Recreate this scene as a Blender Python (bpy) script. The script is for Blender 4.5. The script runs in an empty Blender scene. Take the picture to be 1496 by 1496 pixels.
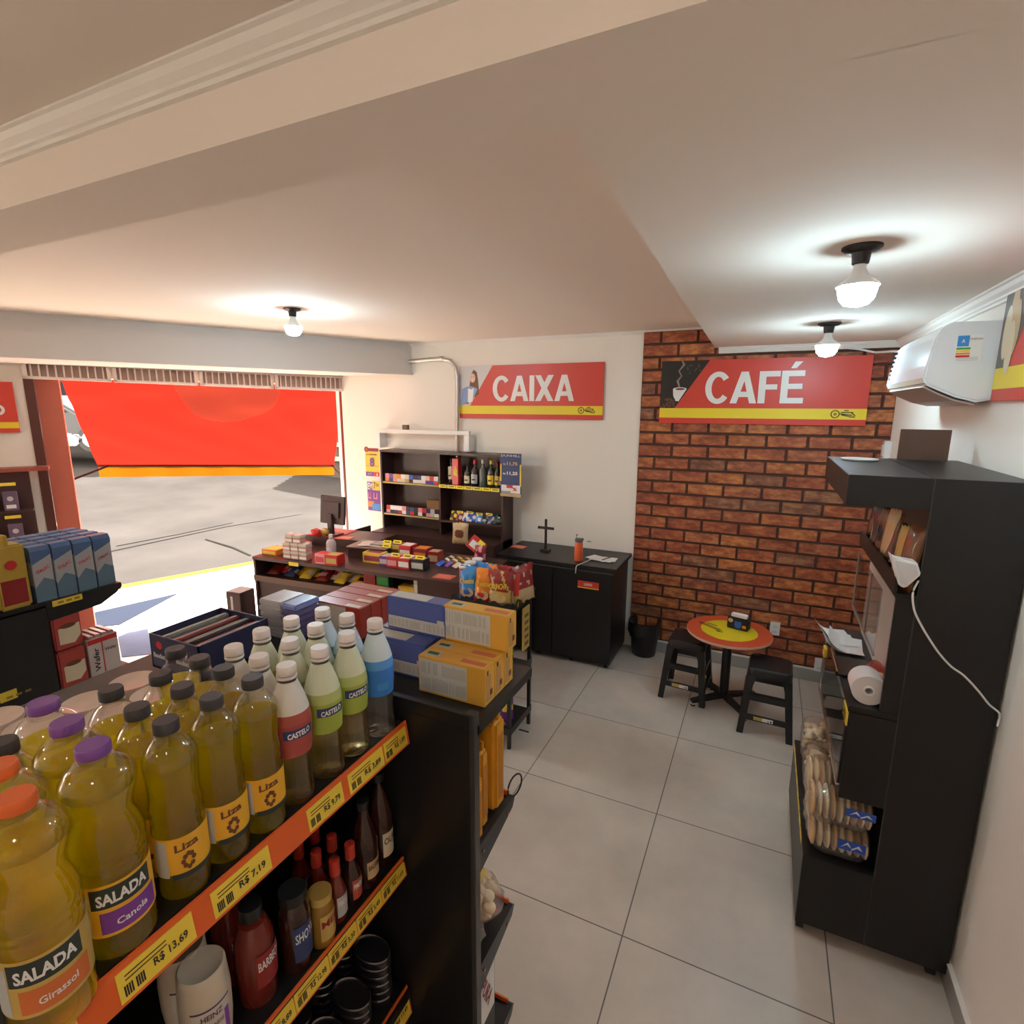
import bpy, bmesh, math, random
from mathutils import Vector, Matrix
random.seed(7)
PI = math.pi
S = bpy.context.scene
COL = S.collection

# ------------------------------------------------------------ camera
EYE = Vector((0, 0, 2.2)); FOC = 786.24
def _rot(y, p, r):
    f = Vector((-math.sin(y)*math.cos(p), math.cos(y)*math.cos(p), -math.sin(p)))
    rt = Vector((math.cos(y), math.sin(y), 0)); d = f.cross(rt)
    return rt*math.cos(r)+d*math.sin(r), -rt*math.sin(r)+d*math.cos(r), f
RT, DN, FW = _rot(0.440445, 0.191277, -0.0045376)
cam_d = bpy.data.cameras.new('camera'); cam = bpy.data.objects.new('camera', cam_d); COL.objects.link(cam)
cam_d.sensor_width = 36; cam_d.lens = FOC/1496*36; cam_d.clip_start = .02; cam_d.clip_end = 300
cam.matrix_world = Matrix(((RT.x, -DN.x, -FW.x, EYE.x), (RT.y, -DN.y, -FW.y, EYE.y), (RT.z, -DN.z, -FW.z, EYE.z), (0, 0, 0, 1)))
S.camera = cam
# ------------------------------------------------------------ sky, sun, exposure
S.view_settings.view_transform = 'Standard'; S.view_settings.look = 'None'
S.view_settings.gamma = 1; S.view_settings.use_curve_mapping = False
S.view_settings.exposure = 2.82
W = bpy.data.worlds.new('world'); S.world = W; W.use_nodes = True
wn = W.node_tree.nodes; wb = wn['Background']
wb.inputs['Color'].default_value = (1.0, .88, .76, 1); wb.inputs['Strength'].default_value = 1.9
sun_d = bpy.data.lights.new('sun', 'SUN'); sun_d.energy = 8.0; sun_d.angle = math.radians(1.2); sun_d.color = (1, .93, .84)
sun = bpy.data.objects.new('sun', sun_d); COL.objects.link(sun)
sun.rotation_euler = Vector((0.35, -0.62, -1.0)).to_track_quat('-Z', 'Y').to_euler()
BULB = 62.0

def ray(px, py): return RT*((px-748)/FOC)+DN*((py-748)/FOC)+FW
def on(px, py, ax, v):
    r = ray(px, py); return EYE+r*((v-EYE[ax])/r[ax])
def on_z(px, py, z): return on(px, py, 2, z)
FD = Vector((-.53, -1, 0)).normalized(); FN = Vector((FD.y, -FD.x, 0)); FP = Vector((-4.40, 4.78, 0))   # street front: along, outward, corner
def on_front(px, py, off=0):
    r = ray(px, py); return EYE+r*(((FP+FN*off-EYE).dot(FN))/(r.dot(FN)))

# ------------------------------------------------------------ materials
MATS = {}
def mat(name, col, rough=.5, metal=0, emit=0, noise=0, nscale=8, trans=0, ior=1.45, alpha=1, bump=0, bscale=60, spec=None, coat=0, subsurf=0):
    if name in MATS: return MATS[name]
    m = bpy.data.materials.new(name); m.use_nodes = True; nt = m.node_tree; b = nt.nodes['Principled BSDF']
    c = (*col, 1)
    b.inputs['Base Color'].default_value = c; b.inputs['Roughness'].default_value = rough; b.inputs['Metallic'].default_value = metal
    if emit: b.inputs['Emission Color'].default_value = c; b.inputs['Emission Strength'].default_value = emit
    if trans: b.inputs['Transmission Weight'].default_value = trans
    b.inputs['IOR'].default_value = ior
    if alpha < 1: b.inputs['Alpha'].default_value = alpha
    if spec is not None: b.inputs['Specular IOR Level'].default_value = spec
    if coat: b.inputs['Coat Weight'].default_value = coat; b.inputs['Coat Roughness'].default_value = .08
    if noise or bump:
        tc = nt.nodes.new('ShaderNodeTexCoord')
        if noise:
            n = nt.nodes.new('ShaderNodeTexNoise'); n.inputs['Scale'].default_value = nscale; n.inputs['Detail'].default_value = 4
            nt.links.new(tc.outputs['Object'], n.inputs['Vector'])
            r = nt.nodes.new('ShaderNodeMapRange'); r.inputs[3].default_value = 1-noise; r.inputs[4].default_value = 1+noise
            nt.links.new(n.outputs['Fac'], r.inputs[0])
            mx = nt.nodes.new('ShaderNodeVectorMath'); mx.operation = 'SCALE'; mx.inputs[0].default_value = col
            nt.links.new(r.outputs[0], mx.inputs['Scale']); nt.links.new(mx.outputs[0], b.inputs['Base Color'])
        if bump:
            n2 = nt.nodes.new('ShaderNodeTexNoise'); n2.inputs['Scale'].default_value = bscale; n2.inputs['Detail'].default_value = 3
            nt.links.new(tc.outputs['Object'], n2.inputs['Vector'])
            bp = nt.nodes.new('ShaderNodeBump'); bp.inputs['Strength'].default_value = bump; bp.inputs['Distance'].default_value = .01
            nt.links.new(n2.outputs['Fac'], bp.inputs['Height']); nt.links.new(bp.outputs[0], b.inputs['Normal'])
    MATS[name] = m; return m
def clear_film(name, tint, gloss=.12, rough=.08, op=.0, opcol=(1, 1, 1)):
    """thin clear plastic: mostly transparent, glossy at grazing angles, optionally a little milky"""
    if name in MATS: return MATS[name]
    m = bpy.data.materials.new(name); m.use_nodes = True; nt = m.node_tree; nt.nodes.remove(nt.nodes['Principled BSDF'])
    out = nt.nodes['Material Output']
    t = nt.nodes.new('ShaderNodeBsdfTransparent'); t.inputs[0].default_value = (*tint, 1)
    g = nt.nodes.new('ShaderNodeBsdfGlossy'); g.inputs['Roughness'].default_value = rough
    lw = nt.nodes.new('ShaderNodeLayerWeight'); lw.inputs[0].default_value = .25
    mr = nt.nodes.new('ShaderNodeMapRange'); mr.inputs[3].default_value = gloss; mr.inputs[4].default_value = min(1, gloss+.55)
    nt.links.new(lw.outputs['Facing'], mr.inputs[0])
    mx = nt.nodes.new('ShaderNodeMixShader'); nt.links.new(mr.outputs[0], mx.inputs[0]); nt.links.new(t.outputs[0], mx.inputs[1]); nt.links.new(g.outputs[0], mx.inputs[2])
    last = mx
    if op:
        d = nt.nodes.new('ShaderNodeBsdfDiffuse'); d.inputs[0].default_value = (*opcol, 1)
        m2 = nt.nodes.new('ShaderNodeMixShader'); m2.inputs[0].default_value = op
        nt.links.new(mx.outputs[0], m2.inputs[1]); nt.links.new(d.outputs[0], m2.inputs[2]); last = m2
    nt.links.new(last.outputs[0], out.inputs[0]); MATS[name] = m; return m

def liquid(name, col, k=.35, rough=.04, tcol=None):
    m = bpy.data.materials.new(name); m.use_nodes = True; nt = m.node_tree; nt.nodes.remove(nt.nodes['Principled BSDF'])
    t = nt.nodes.new('ShaderNodeBsdfRefraction'); t.inputs[0].default_value = (*col, 1); t.inputs['IOR'].default_value = 1.12; t.inputs['Roughness'].default_value = .02
    d = nt.nodes.new('ShaderNodeBsdfTranslucent'); d.inputs[0].default_value = (*(tcol or col), 1)
    tr = nt.nodes.new('ShaderNodeBsdfTransparent'); tr.inputs[0].default_value = (*col, 1)
    g = nt.nodes.new('ShaderNodeBsdfGlossy'); g.inputs['Roughness'].default_value = rough
    tc = nt.nodes.new('ShaderNodeTexCoord'); nz = nt.nodes.new('ShaderNodeTexNoise'); nz.inputs['Scale'].default_value = 34; nz.inputs['Detail'].default_value = 2
    nt.links.new(tc.outputs['Object'], nz.inputs['Vector']); bp = nt.nodes.new('ShaderNodeBump'); bp.inputs['Strength'].default_value = .8; bp.inputs['Distance'].default_value = .012
    nt.links.new(nz.outputs['Fac'], bp.inputs['Height']); nt.links.new(bp.outputs[0], t.inputs['Normal']); nt.links.new(bp.outputs[0], g.inputs['Normal'])
    a1 = nt.nodes.new('ShaderNodeMixShader'); a1.inputs[0].default_value = .35; nt.links.new(t.outputs[0], a1.inputs[1]); nt.links.new(tr.outputs[0], a1.inputs[2])
    a2 = nt.nodes.new('ShaderNodeMixShader'); a2.inputs[0].default_value = k; nt.links.new(a1.outputs[0], a2.inputs[1]); nt.links.new(d.outputs[0], a2.inputs[2])
    a3 = nt.nodes.new('ShaderNodeMixShader'); fr_ = nt.nodes.new('ShaderNodeFresnel'); fr_.inputs[0].default_value = 1.18; nt.links.new(fr_.outputs[0], a3.inputs[0]); nt.links.new(a2.outputs[0], a3.inputs[1]); nt.links.new(g.outputs[0], a3.inputs[2])
    nt.links.new(a3.outputs[0], nt.nodes['Material Output'].inputs[0]); return m
wallm = mat('wall_paint', (.82, .76, .68), .85, noise=.03, nscale=1.2, bump=.05, bscale=90)
ceilm = mat('ceiling_paint', (.83, .74, .66), .9, noise=.02, nscale=.8)
trimm = mat('moulding_white', (.80, .76, .71), .6)
black = mat('black_laminate', (.012, .011, .011), .38, noise=.15, nscale=3)
blacks = mat('black_steel', (.014, .014, .014), .32, bump=.03, bscale=200)
blackp = mat('black_plastic', (.014, .014, .015), .4)
graphite = mat('graphite_edge', (.05, .048, .045), .3)
white = mat('white_plastic', (.78, .76, .73), .35)
paper = mat('paper_white', (.82, .80, .77), .7)
red = mat('sign_red', (.62, .055, .035), .38)
yel = mat('sign_yellow', (.80, .62, .03), .4)
tagy = mat('tag_yellow', (.82, .60, .06), .5)
orange = mat('strip_orange', (.72, .12, .02), .35)
ink = mat('ink_dark', (.03, .022, .02), .6)
steel = mat('steel', (.55, .53, .50), .22, metal=1)
chrome = mat('chrome', (.75, .74, .72), .12, metal=1)
PAL = dict(
 r=(.60, .03, .03), dr=(.28, .02, .02), o=(.80, .24, .02), y=(.82, .58, .05), g=(.05, .35, .06), dg=(.03, .12, .04), b=(.03, .10, .50),
 lb=(.05, .28, .66), p=(.20, .05, .32), w=(.78, .76, .72), k=(.02, .018, .018), br=(.16, .06, .025), gr=(.35, .33, .31), pk=(.75, .30, .32),
 cr=(.70, .60, .42), tan=(.55, .38, .2), go=(.55, .38, .10), db=(.03, .05, .16), ye=(.75, .40, .03), gy=(.5, .5, .48), mr=(.30, .03, .05))
def pm(k, rough=.4): return mat('print_'+k+('' if rough == .4 else '_%d' % int(rough*100)), PAL[k], rough)

# ------------------------------------------------------------ mesh builder
class MB:
    def __init__(s): s.v = []; s.f = []; s.m = []; s.sm = []
    def add(s, vs, fs, mi=0, sm=False, M=None):
        o = len(s.v)
        s.v += [tuple(M @ Vector(v)) if M else tuple(v) for v in vs]
        for i, f in enumerate(fs):
            s.f.append([o+k for k in f]); s.m.append(mi[i] if isinstance(mi, (list, tuple)) else mi); s.sm.append(sm)
        return s
    def box(s, x0, x1, y0, y1, z0, z1, mi=0, M=None):
        """mi: one index or six for -x,+x,-y,+y,-z,+z"""
        v = [(x, y, z) for x in (x0, x1) for y in (y0, y1) for z in (z0, z1)]
        f = [(0, 1, 3, 2), (4, 6, 7, 5), (0, 4, 5, 1), (2, 3, 7, 6), (0, 2, 6, 4), (1, 5, 7, 3)]
        return s.add(v, f, mi, False, M)
    def lathe(s, prof, n=24, mi=0, M=None, sm=True, ripple=0, rn=8, cap=True):
        vs = []; fs = []; ms = []
        for (r, z) in prof:
            for k in range(n):
                a = 2*PI*k/n; rr = r*(1+ripple*math.cos(rn*a)) if r > 0 else r
                vs.append((rr*math.cos(a), rr*math.sin(a), z))
        for i in range(len(prof)-1):
            for k in range(n):
                k2 = (k+1) % n; fs.append((i*n+k, i*n+k2, (i+1)*n+k2, (i+1)*n+k)); ms.append(mi[i] if isinstance(mi, (list, tuple)) else mi)
        if cap:
            if prof[0][0] > 0: fs.append(tuple(reversed(range(n)))); ms.append(ms[0])
            if prof[-1][0] > 0: fs.append(tuple(range((len(prof)-1)*n, len(prof)*n))); ms.append(ms[-1])
        return s.add(vs, fs, ms, sm, M)
    def cyl(s, p0, p1, r, n=12, mi=0, r2=None):
        p0 = Vector(p0); p1 = Vector(p1); d = p1-p0; L = d.length
        M = Matrix.Translation(p0) @ d.to_track_quat('Z', 'Y').to_matrix().to_4x4()
        return s.lathe([(r, 0), (r2 if r2 is not None else r, L)], n, mi, M)
    def tube(s, pts, r, n=8, mi=0):
        pts = [Vector(p) for p in pts]; vs = []; fs = []
        up = Vector((0, 0, 1))
        for i, p in enumerate(pts):
            t = (pts[min(i+1, len(pts)-1)]-pts[max(i-1, 0)]).normalized()
            a = t.cross(up)
            if a.length < .05: a = t.cross(Vector((1, 0, 0)))
            a.normalize(); b = t.cross(a)
            for k in range(n):
                q = 2*PI*k/n; vs.append(p+(a*math.cos(q)+b*math.sin(q))*r)
        for i in range(len(pts)-1):
            for k in range(n):
                k2 = (k+1) % n; fs.append((i*n+k, i*n+k2, (i+1)*n+k2, (i+1)*n+k))
        fs.append(tuple(reversed(range(n)))); fs.append(tuple(range((len(pts)-1)*n, len(pts)*n)))
        return s.add(vs, fs, mi, True)
    def prism(s, poly, ax, lo, hi, mi=0, M=None, mside=None):
        """poly in the two remaining axes (in xyz order), extruded along ax"""
        n = len(poly)
        def mk(p, q):
            if ax == 0: return (q, p[0], p[1])
            if ax == 1: return (p[0], q, p[1])
            return (p[0], p[1], q)
        vs = [mk(p, lo) for p in poly]+[mk(p, hi) for p in poly]
        fs = [tuple(range(n)), tuple(reversed(range(n, 2*n)))]
        ms = [mi, mi]
        for k in range(n):
            k2 = (k+1) % n; fs.append((k, k+n, k2+n, k2)); ms.append(mside[k] if mside else mi)
        return s.add(vs, fs, ms, False, M)
    def quad(s, a, b, c, d, mi=0): return s.add([a, b, c, d], [(0, 1, 2, 3)], mi)
    def arc(s, r, z0, z1, a0, a1, n=14, mi=0, r2=None):
        vs = []; fs = []
        for i in range(n+1):
            a = a0+(a1-a0)*i/n
            vs += [(r*math.cos(a), r*math.sin(a), z0), ((r2 or r)*math.cos(a), (r2 or r)*math.sin(a), z1)]
        for i in range(n): fs.append((2*i, 2*i+2, 2*i+3, 2*i+1))
        return s.add(vs, fs, mi, True)
    def build(s, name, mats, parent=None, loc=None, bev=0, seg=2, ang=35, rot=None):
        me = bpy.data.meshes.new(name); me.from_pydata(s.v, [], s.f)
        me.polygons.foreach_set('material_index', s.m); me.polygons.foreach_set('use_smooth', s.sm)
        for m in (mats if isinstance(mats, (list, tuple)) else [mats]): me.materials.append(m)
        bm = bmesh.new(); bm.from_mesh(me); bmesh.ops.recalc_face_normals(bm, faces=bm.faces)
        if bev:
            es = [e for e in bm.edges if len(e.link_faces) == 2 and e.calc_face_angle(0) > .6]
            bmesh.ops.bevel(bm, geom=es, offset=bev, segments=seg, affect='EDGES', clamp_overlap=True)
        bm.to_mesh(me); bm.free()
        if any(s.sm): me.set_sharp_from_angle(angle=math.radians(ang))
        o = bpy.data.objects.new(name, me); COL.objects.link(o)
        if parent: o.parent = parent
        if loc is not None: o.location = loc
        if rot is not None: o.rotation_euler = rot
        return o
def tag(o, label=None, cat=None, group=None, kind=None):
    if label: o['label'] = label
    if cat: o['category'] = cat
    if group: o['group'] = group
    if kind: o['kind'] = kind
    return o
def empty(name, loc, rz=0, label=None, cat=None, group=None):
    o = bpy.data.objects.new(name, None); COL.objects.link(o); o.location = loc; o.rotation_euler = (0, 0, rz); o.empty_display_size = .05
    return tag(o, label, cat, group)
def copy_tree(o, loc=None, rz=None, label=None, group=None, parent=None):
    c = o.copy(); COL.objects.link(c); c.parent = parent
    if loc is not None: c.location = loc
    if rz is not None: c.rotation_euler = (c.rotation_euler[0], c.rotation_euler[1], rz)
    if label: c['label'] = label
    if group: c['group'] = group
    for ch in list(o.children): copy_tree(ch, parent=c)
    return c
def struct(o): o['kind'] = 'structure'; return o
def rz(a): return Matrix.Rotation(a, 4, 'Z')
def frame(o, right, up):
    right = Vector(right).normalized(); up = Vector(up); n = right.cross(up).normalized(); up = n.cross(right)
    M = Matrix.Identity(4)
    for i in range(3): M[i][0] = right[i]; M[i][1] = up[i]; M[i][2] = n[i]; M[i][3] = o[i]
    return M
NY = ((1, 0, 0), (0, 0, 1))      # faces -Y
PX = ((0, 1, 0), (0, 0, 1))      # faces +X
NX = ((0, -1, 0), (0, 0, 1))     # faces -X
TXT = {}
def text_geo(s, w, h, bold=.02):
    key = (s, bold)
    if key not in TXT:
        c = bpy.data.curves.new('t', 'FONT'); c.body = s; c.offset = bold; c.resolution_u = 2; c.align_x = 'CENTER'
        ob = bpy.data.objects.new('t', c); COL.objects.link(ob)
        dg = bpy.context.evaluated_depsgraph_get(); me = bpy.data.meshes.new_from_object(ob.evaluated_get(dg))
        TXT[key] = ([tuple(v.co) for v in me.vertices], [tuple(p.vertices) for p in me.polygons])
        bpy.data.objects.remove(ob); bpy.data.curves.remove(c); bpy.data.meshes.remove(me)
    vs, fs = TXT[key]
    xs = [v[0] for v in vs]; ys = [v[1] for v in vs]; x0, x1, y0, y1 = min(xs), max(xs), min(ys), max(ys)
    return [((v[0]-(x0+x1)/2)/(x1-x0)*w, (v[1]-(y0+y1)/2)/(y1-y0)*h, 0) for v in vs], fs
def put_text(mb, s, w, h, M, mi=0, bold=.02, lift=.0008):
    vs, fs = text_geo(s, w, h, bold); mb.add([(v[0], v[1], lift) for v in vs], fs, mi, False, M); return mb
def wrap_text(mb, s, w, h, r, z, a0=0, mi=0, bold=.02, shear=0, lift=.0006, r2=None):
    vs, fs = text_geo(s, w, h, bold); o = []
    for x, y, _ in vs:
        a = a0+x/r; zz = z+y+shear*x; rr = r+lift
        if r2: rr = r+lift+(r2-r)*(y/h)
        o.append((rr*math.cos(a), rr*math.sin(a), zz))
    mb.add(o, fs, mi); return mb
GLY = {'A': (.74, [[(0, 0), (.19, 0), (.445, 1), (.27, 1)], [(.55, 0), (.74, 0), (.47, 1), (.295, 1)], [(.17, .20), (.57, .20), (.53, .37), (.21, .37)]]),
 'I': (.19, [[(0, 0), (.19, 0), (.19, 1), (0, 1)]]),
 'X': (.72, [[(0, 0), (.22, 0), (.72, 1), (.50, 1)], [(.50, 0), (.72, 0), (.22, 1), (0, 1)]]),
 'F': (.56, [[(0, 0), (.19, 0), (.19, 1), (0, 1)], [(.19, .83), (.56, .83), (.56, 1), (.19, 1)], [(.19, .43), (.50, .43), (.50, .59), (.19, .59)]]),
 'E': (.60, [[(0, 0), (.19, 0), (.19, 1), (0, 1)], [(.19, .83), (.60, .83), (.60, 1), (.19, 1)], [(.19, .44), (.56, .44), (.56, .60), (.19, .60)], [(.19, 0), (.61, 0), (.61, .17), (.19, .17)]]),
 'L': (.52, [[(0, 0), (.19, 0), (.19, 1), (0, 1)], [(.19, 0), (.54, 0), (.54, .17), (.19, .17)]])}
def arcpoly(cx, cy, ro, so, ri, si, a0, a1, n=22):
    o = []
    for k in range(n):
        a, b = [math.radians(a0+(a1-a0)*j/n) for j in (k, k+1)]
        o.append([(cx+ro*math.cos(a), cy+so*math.sin(a)), (cx+ro*math.cos(b), cy+so*math.sin(b)), (cx+ri*math.cos(b), cy+si*math.sin(b)), (cx+ri*math.cos(a), cy+si*math.sin(a))])
    return o
GLY['C'] = (.70, arcpoly(.37, .5, .37, .52, .185, .355, 38, 322))
GLY['O'] = (.74, arcpoly(.37, .5, .37, .52, .185, .355, 0, 360))
GLY['P'] = (.62, [GLY['I'][1][0]]+arcpoly(.30, .70, .32, .30, .13, .14, -90, 90, 12)+[[(.19, .84), (.31, .84), (.31, 1), (.19, 1)], [(.19, .40), (.31, .40), (.31, .56), (.19, .56)]])
GLY['É'] = (.60, GLY['E'][1]+[[(.22, 1.07), (.36, 1.07), (.52, 1.27), (.32, 1.27)]])
def big_text(mb, s, w, h, M, mi=0, gap=.035, lift=.002):
    # bold grotesque capitals; h is the cap height, text centred
    tot = sum(GLY[c][0] for c in s)+gap*(len(s)-1); x = 0
    for c in s:
        for k, pg in enumerate(GLY[c][1]): mb.add([((x+a)/tot*w-w/2, (b-.5)*h, lift+.00002*k) for a, b in pg], [tuple(range(len(pg)))], mi, False, M)
        x += GLY[c][0]+gap
    return mb
ORD = ['first', 'second', 'third', 'fourth', 'fifth', 'sixth', 'seventh', 'eighth', 'ninth', 'tenth', 'eleventh', 'twelfth', 'thirteenth', 'fourteenth']
# ============================================================ STRUCTURE
XR = .81; YB = 4.78
YN = -3.2
# floor with 78 cm porcelain tiles
def tile_mat():
    m = bpy.data.materials.new('floor_tiles'); m.use_nodes = True; nt = m.node_tree; b = nt.nodes['Principled BSDF']
    tc = nt.nodes.new('ShaderNodeTexCoord'); mp = nt.nodes.new('ShaderNodeMapping'); mp.inputs['Location'].default_value = (.38, -2.70+.776*4, 0)
    nt.links.new(tc.outputs['Object'], mp.inputs[0])
    br = nt.nodes.new('ShaderNodeTexBrick'); br.offset = 0; br.inputs['Scale'].default_value = 1; br.inputs['Brick Width'].default_value = .78; br.inputs['Row Height'].default_value = .776
    br.inputs['Mortar Size'].default_value = .0032; br.inputs['Mortar Smooth'].default_value = .2; br.inputs['Bias'].default_value = 0
    br.inputs['Color1'].default_value = (.56, .49, .42, 1); br.inputs['Color2'].default_value = (.585, .515, .44, 1); br.inputs['Mortar'].default_value = (.15, .13, .115, 1)
    nt.links.new(mp.outputs[0], br.inputs['Vector'])
    n = nt.nodes.new('ShaderNodeTexNoise'); n.inputs['Scale'].default_value = 1.6; n.inputs['Detail'].default_value = 6; n.inputs['Roughness'].default_value = .6
    nt.links.new(mp.outputs[0], n.inputs['Vector'])
    r = nt.nodes.new('ShaderNodeMapRange'); r.inputs[1].default_value = .3; r.inputs[2].default_value = .7; r.inputs[3].default_value = .82; r.inputs[4].default_value = 1.14
    nt.links.new(n.outputs['Fac'], r.inputs[0])
    mx = nt.nodes.new('ShaderNodeVectorMath'); mx.operation = 'SCALE'; nt.links.new(br.outputs['Color'], mx.inputs[0]); nt.links.new(r.outputs[0], mx.inputs['Scale'])
    nt.links.new(mx.outputs[0], b.inputs['Base Color']); b.inputs['Roughness'].default_value = .36
    bp = nt.nodes.new('ShaderNodeBump'); bp.inputs['Strength'].default_value = .3; bp.inputs['Distance'].default_value = .003; bp.invert = True
    nt.links.new(br.outputs['Fac'], bp.inputs['Height']); nt.links.new(bp.outputs[0], b.inputs['Normal'])
    return m
fA = FP+FD*((YB-YN)/-FD.y)
struct(MB().add([(XR+.1, YN, 0), (XR+.1, YB+.1, 0), (FP.x, YB+.1, 0), (fA.x, YN, 0),
  (XR+.1, YN, -.12), (XR+.1, YB+.1, -.12), (FP.x, YB+.1, -.12), (fA.x, YN, -.12)],
  [(0, 1, 2, 3), (7, 6, 5, 4)]+[(i, (i+1) % 4, (i+1) % 4+4, i+4) for i in range(4)]).build('floor', tile_mat()))
# right wall, far wall, back wall
struct(MB().box(XR, XR+.12, YN, YB+.12, 0, 3.0).build('wall_right', wallm))
struct(MB().box(FP.x+.02, XR, YB, YB+.12, 0, 3.0).build('wall_far', wallm))
struct(MB().box(fA.x, XR, YN-.12, YN, 0, 3.2).build('wall_back', wallm))
# brick cladding on the far wall (real bricks over dark mortar)
def brick_mat(i, c):
    m = bpy.data.materials.new('brick_%d' % i); m.use_nodes = True; nt = m.node_tree; b = nt.nodes['Principled BSDF']
    tc = nt.nodes.new('ShaderNodeTexCoord'); mp = nt.nodes.new('ShaderNodeMapping'); mp.inputs['Scale'].default_value = (1, 1, 2.2)
    nt.links.new(tc.outputs['Object'], mp.inputs[0])
    n = nt.nodes.new('ShaderNodeTexNoise'); n.inputs['Scale'].default_value = 11; n.inputs['Detail'].default_value = 7; n.inputs['Roughness'].default_value = .7; nt.links.new(mp.outputs[0], n.inputs['Vector'])
    cr = nt.nodes.new('ShaderNodeValToRGB'); e = cr.color_ramp.elements
    e[0].position = .38; e[0].color = (*[k*.55 for k in c], 1); e[1].position = .62; e[1].color = (min(1, c[0]*1.4), c[1]*1.9, c[2]*1.6, 1)
    k = cr.color_ramp.elements.new(.5); k.color = (*c, 1)
    nt.links.new(n.outputs['Fac'], cr.inputs[0]); nt.links.new(cr.outputs[0], b.inputs['Base Color']); b.inputs['Roughness'].default_value = .62
    bp = nt.nodes.new('ShaderNodeBump'); bp.inputs['Strength'].default_value = .6; bp.inputs['Distance'].default_value = .006
    nt.links.new(n.outputs['Fac'], bp.inputs['Height']); nt.links.new(bp.outputs[0], b.inputs['Normal'])
    return m
bricks = [brick_mat(i, c) for i, c in enumerate([(.36, .090, .034), (.31, .072, .030), (.40, .115, .038), (.34, .095, .042), (.25, .088, .046)])]
mortar = mat('mortar_dark', (.075, .034, .024), .9, bump=.4, bscale=120)
mb = MB(); mb.box(-1.02, XR, YB-.012, YB, .10, 2.835, 5)
PX_, PZ = .292, .1045
row = 0; z = .125
rb = random.Random(3)
while z < 2.83:
    x = -1.02-(PX_*.5 if row % 2 else 0)-(rb.random()*.02)
    while x < XR-.02:
        a, b_ = max(x+.009, -1.018), min(x+PX_-.009, XR-.001)
        zt = min(z+PZ-.017, 2.833)
        if b_-a > .02 and zt-z > .01:
            mi = rb.choices(range(5), [5, 4, 4, 3, 1.6])[0]; j = rb.uniform(-.001, .001); k = .0035
            vs = [(a, YB-.012, z), (b_, YB-.012, z), (b_, YB-.012, zt), (a, YB-.012, zt), (a+k, YB-.022+j, z+k), (b_-k, YB-.022+j, z+k), (b_-k, YB-.022+j, zt-k), (a+k, YB-.022+j, zt-k)]
            mb.add(vs, [(4, 5, 6, 7), (0, 1, 5, 4), (1, 2, 6, 5), (2, 3, 7, 6), (3, 0, 4, 7)], mi)
        x += PX_
    z += PZ; row += 1
struct(mb.build('wall_brick', bricks+[mortar]))
# ceiling: raised field over the street side, lower slab to the right and across as a beam, near field
CZ, SZ = 2.845, 2.68
EX = -.415; BY0, BY1 = .777, .978
def fx(y): return FP.x-(YB-y)*.53-.12
struct(MB().prism([(fx(BY1-.02), BY1-.02), (EX+.05, BY1-.02), (EX+.05, YB), (fx(YB), YB)], 2, CZ, CZ+.15).build('ceiling', ceilm))
struct(MB().prism([(-.360, BY1-.001), (XR, BY1-.001), (XR, YB), (-.448, YB)], 2, SZ, CZ+.15).build('ceiling', ceilm))
struct(MB().prism([(fx(BY0), BY0), (XR, BY0), (XR, BY1), (fx(BY1), BY1)], 2, SZ, CZ+.15).build('trim_1', ceilm))
struct(MB().prism([(fx(YN), YN), (XR, YN), (XR, BY0+.02), (fx(BY0+.02), BY0+.02)], 2, 2.82, 3.04).build('ceiling', ceilm))
def cornice(name, p0, p1, inward, z, sc=1.0):
    """plaster cornice along p0-p1 below z; inward = unit vector into the room"""
    p0 = Vector(p0); p1 = Vector(p1); inn = Vector(inward)
    prof = [(0, 0), (.055, 0), (.055, -.008), (.046, -.012), (.038, -.026), (.024, -.038), (.022, -.046), (.014, -.05), (.012, -.060), (0, -.062)]
    vs = []
    for p in (p0, p1):
        for a, b in prof: vs.append(p+inn*a*sc+Vector((0, 0, z+b*sc)))
    n = len(prof); fs = [(k, (k+1) % n, (k+1) % n+n, k+n) for k in range(n)]+[tuple(range(n)), tuple(reversed(range(n, 2*n)))]
    return struct(MB().add(vs, fs).build(name, trimm))
cornice('trim_2', (EX+.0, YB-.022, 0), (XR, YB-.022, 0), (0, -1, 0), SZ, .75)
cornice('trim_3', (XR, BY1, 0), (XR, YB, 0), (-1, 0, 0), SZ, 1.0)
cornice('trim_4', (fA.x, BY0, 0), (XR, BY0, 0), (0, -1, 0), 2.822, .80)
cornice('trim_5', (FP.x, YB, 0), (EX, YB, 0), (0, -1, 0), CZ, .45)
# skirting
skm = mat('skirting_grey', (.34, .32, .295), .4, noise=.06)
struct(MB().box(-1.0, XR, YB-.03, YB, 0, .10).build('baseboard_far', skm, bev=.003))
struct(MB().box(-1.0, XR, YB-.026, YB, .10, .112).build('trim_6', trimm))
struct(MB().box(XR-.014, XR, YN, YB-.03, 0, .105).build('baseboard_right', skm, bev=.003))
struct(MB().box(XR-.017, XR, YN, YB-.03, .105, .112).build('trim_7', trimm))
# street front: diagonal lintel, jambs, wall pieces
def fr(s, off, z): return FP+FD*s+FN*off+Vector((0, 0, z))
def front_box(mb, s0, s1, o0, o1, z0, z1, mi=0):
    vs = [fr(s, o, z) for s in (s0, s1) for o in (o0, o1) for z in (z0, z1)]
    return mb.add(vs, [(0, 1, 3, 2), (4, 6, 7, 5), (0, 4, 5, 1), (2, 3, 7, 6), (0, 2, 6, 4), (1, 5, 7, 3)], mi)
lint = mat('lintel_paint', (.66, .60, .56), .85, noise=.03, nscale=1.5)
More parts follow.
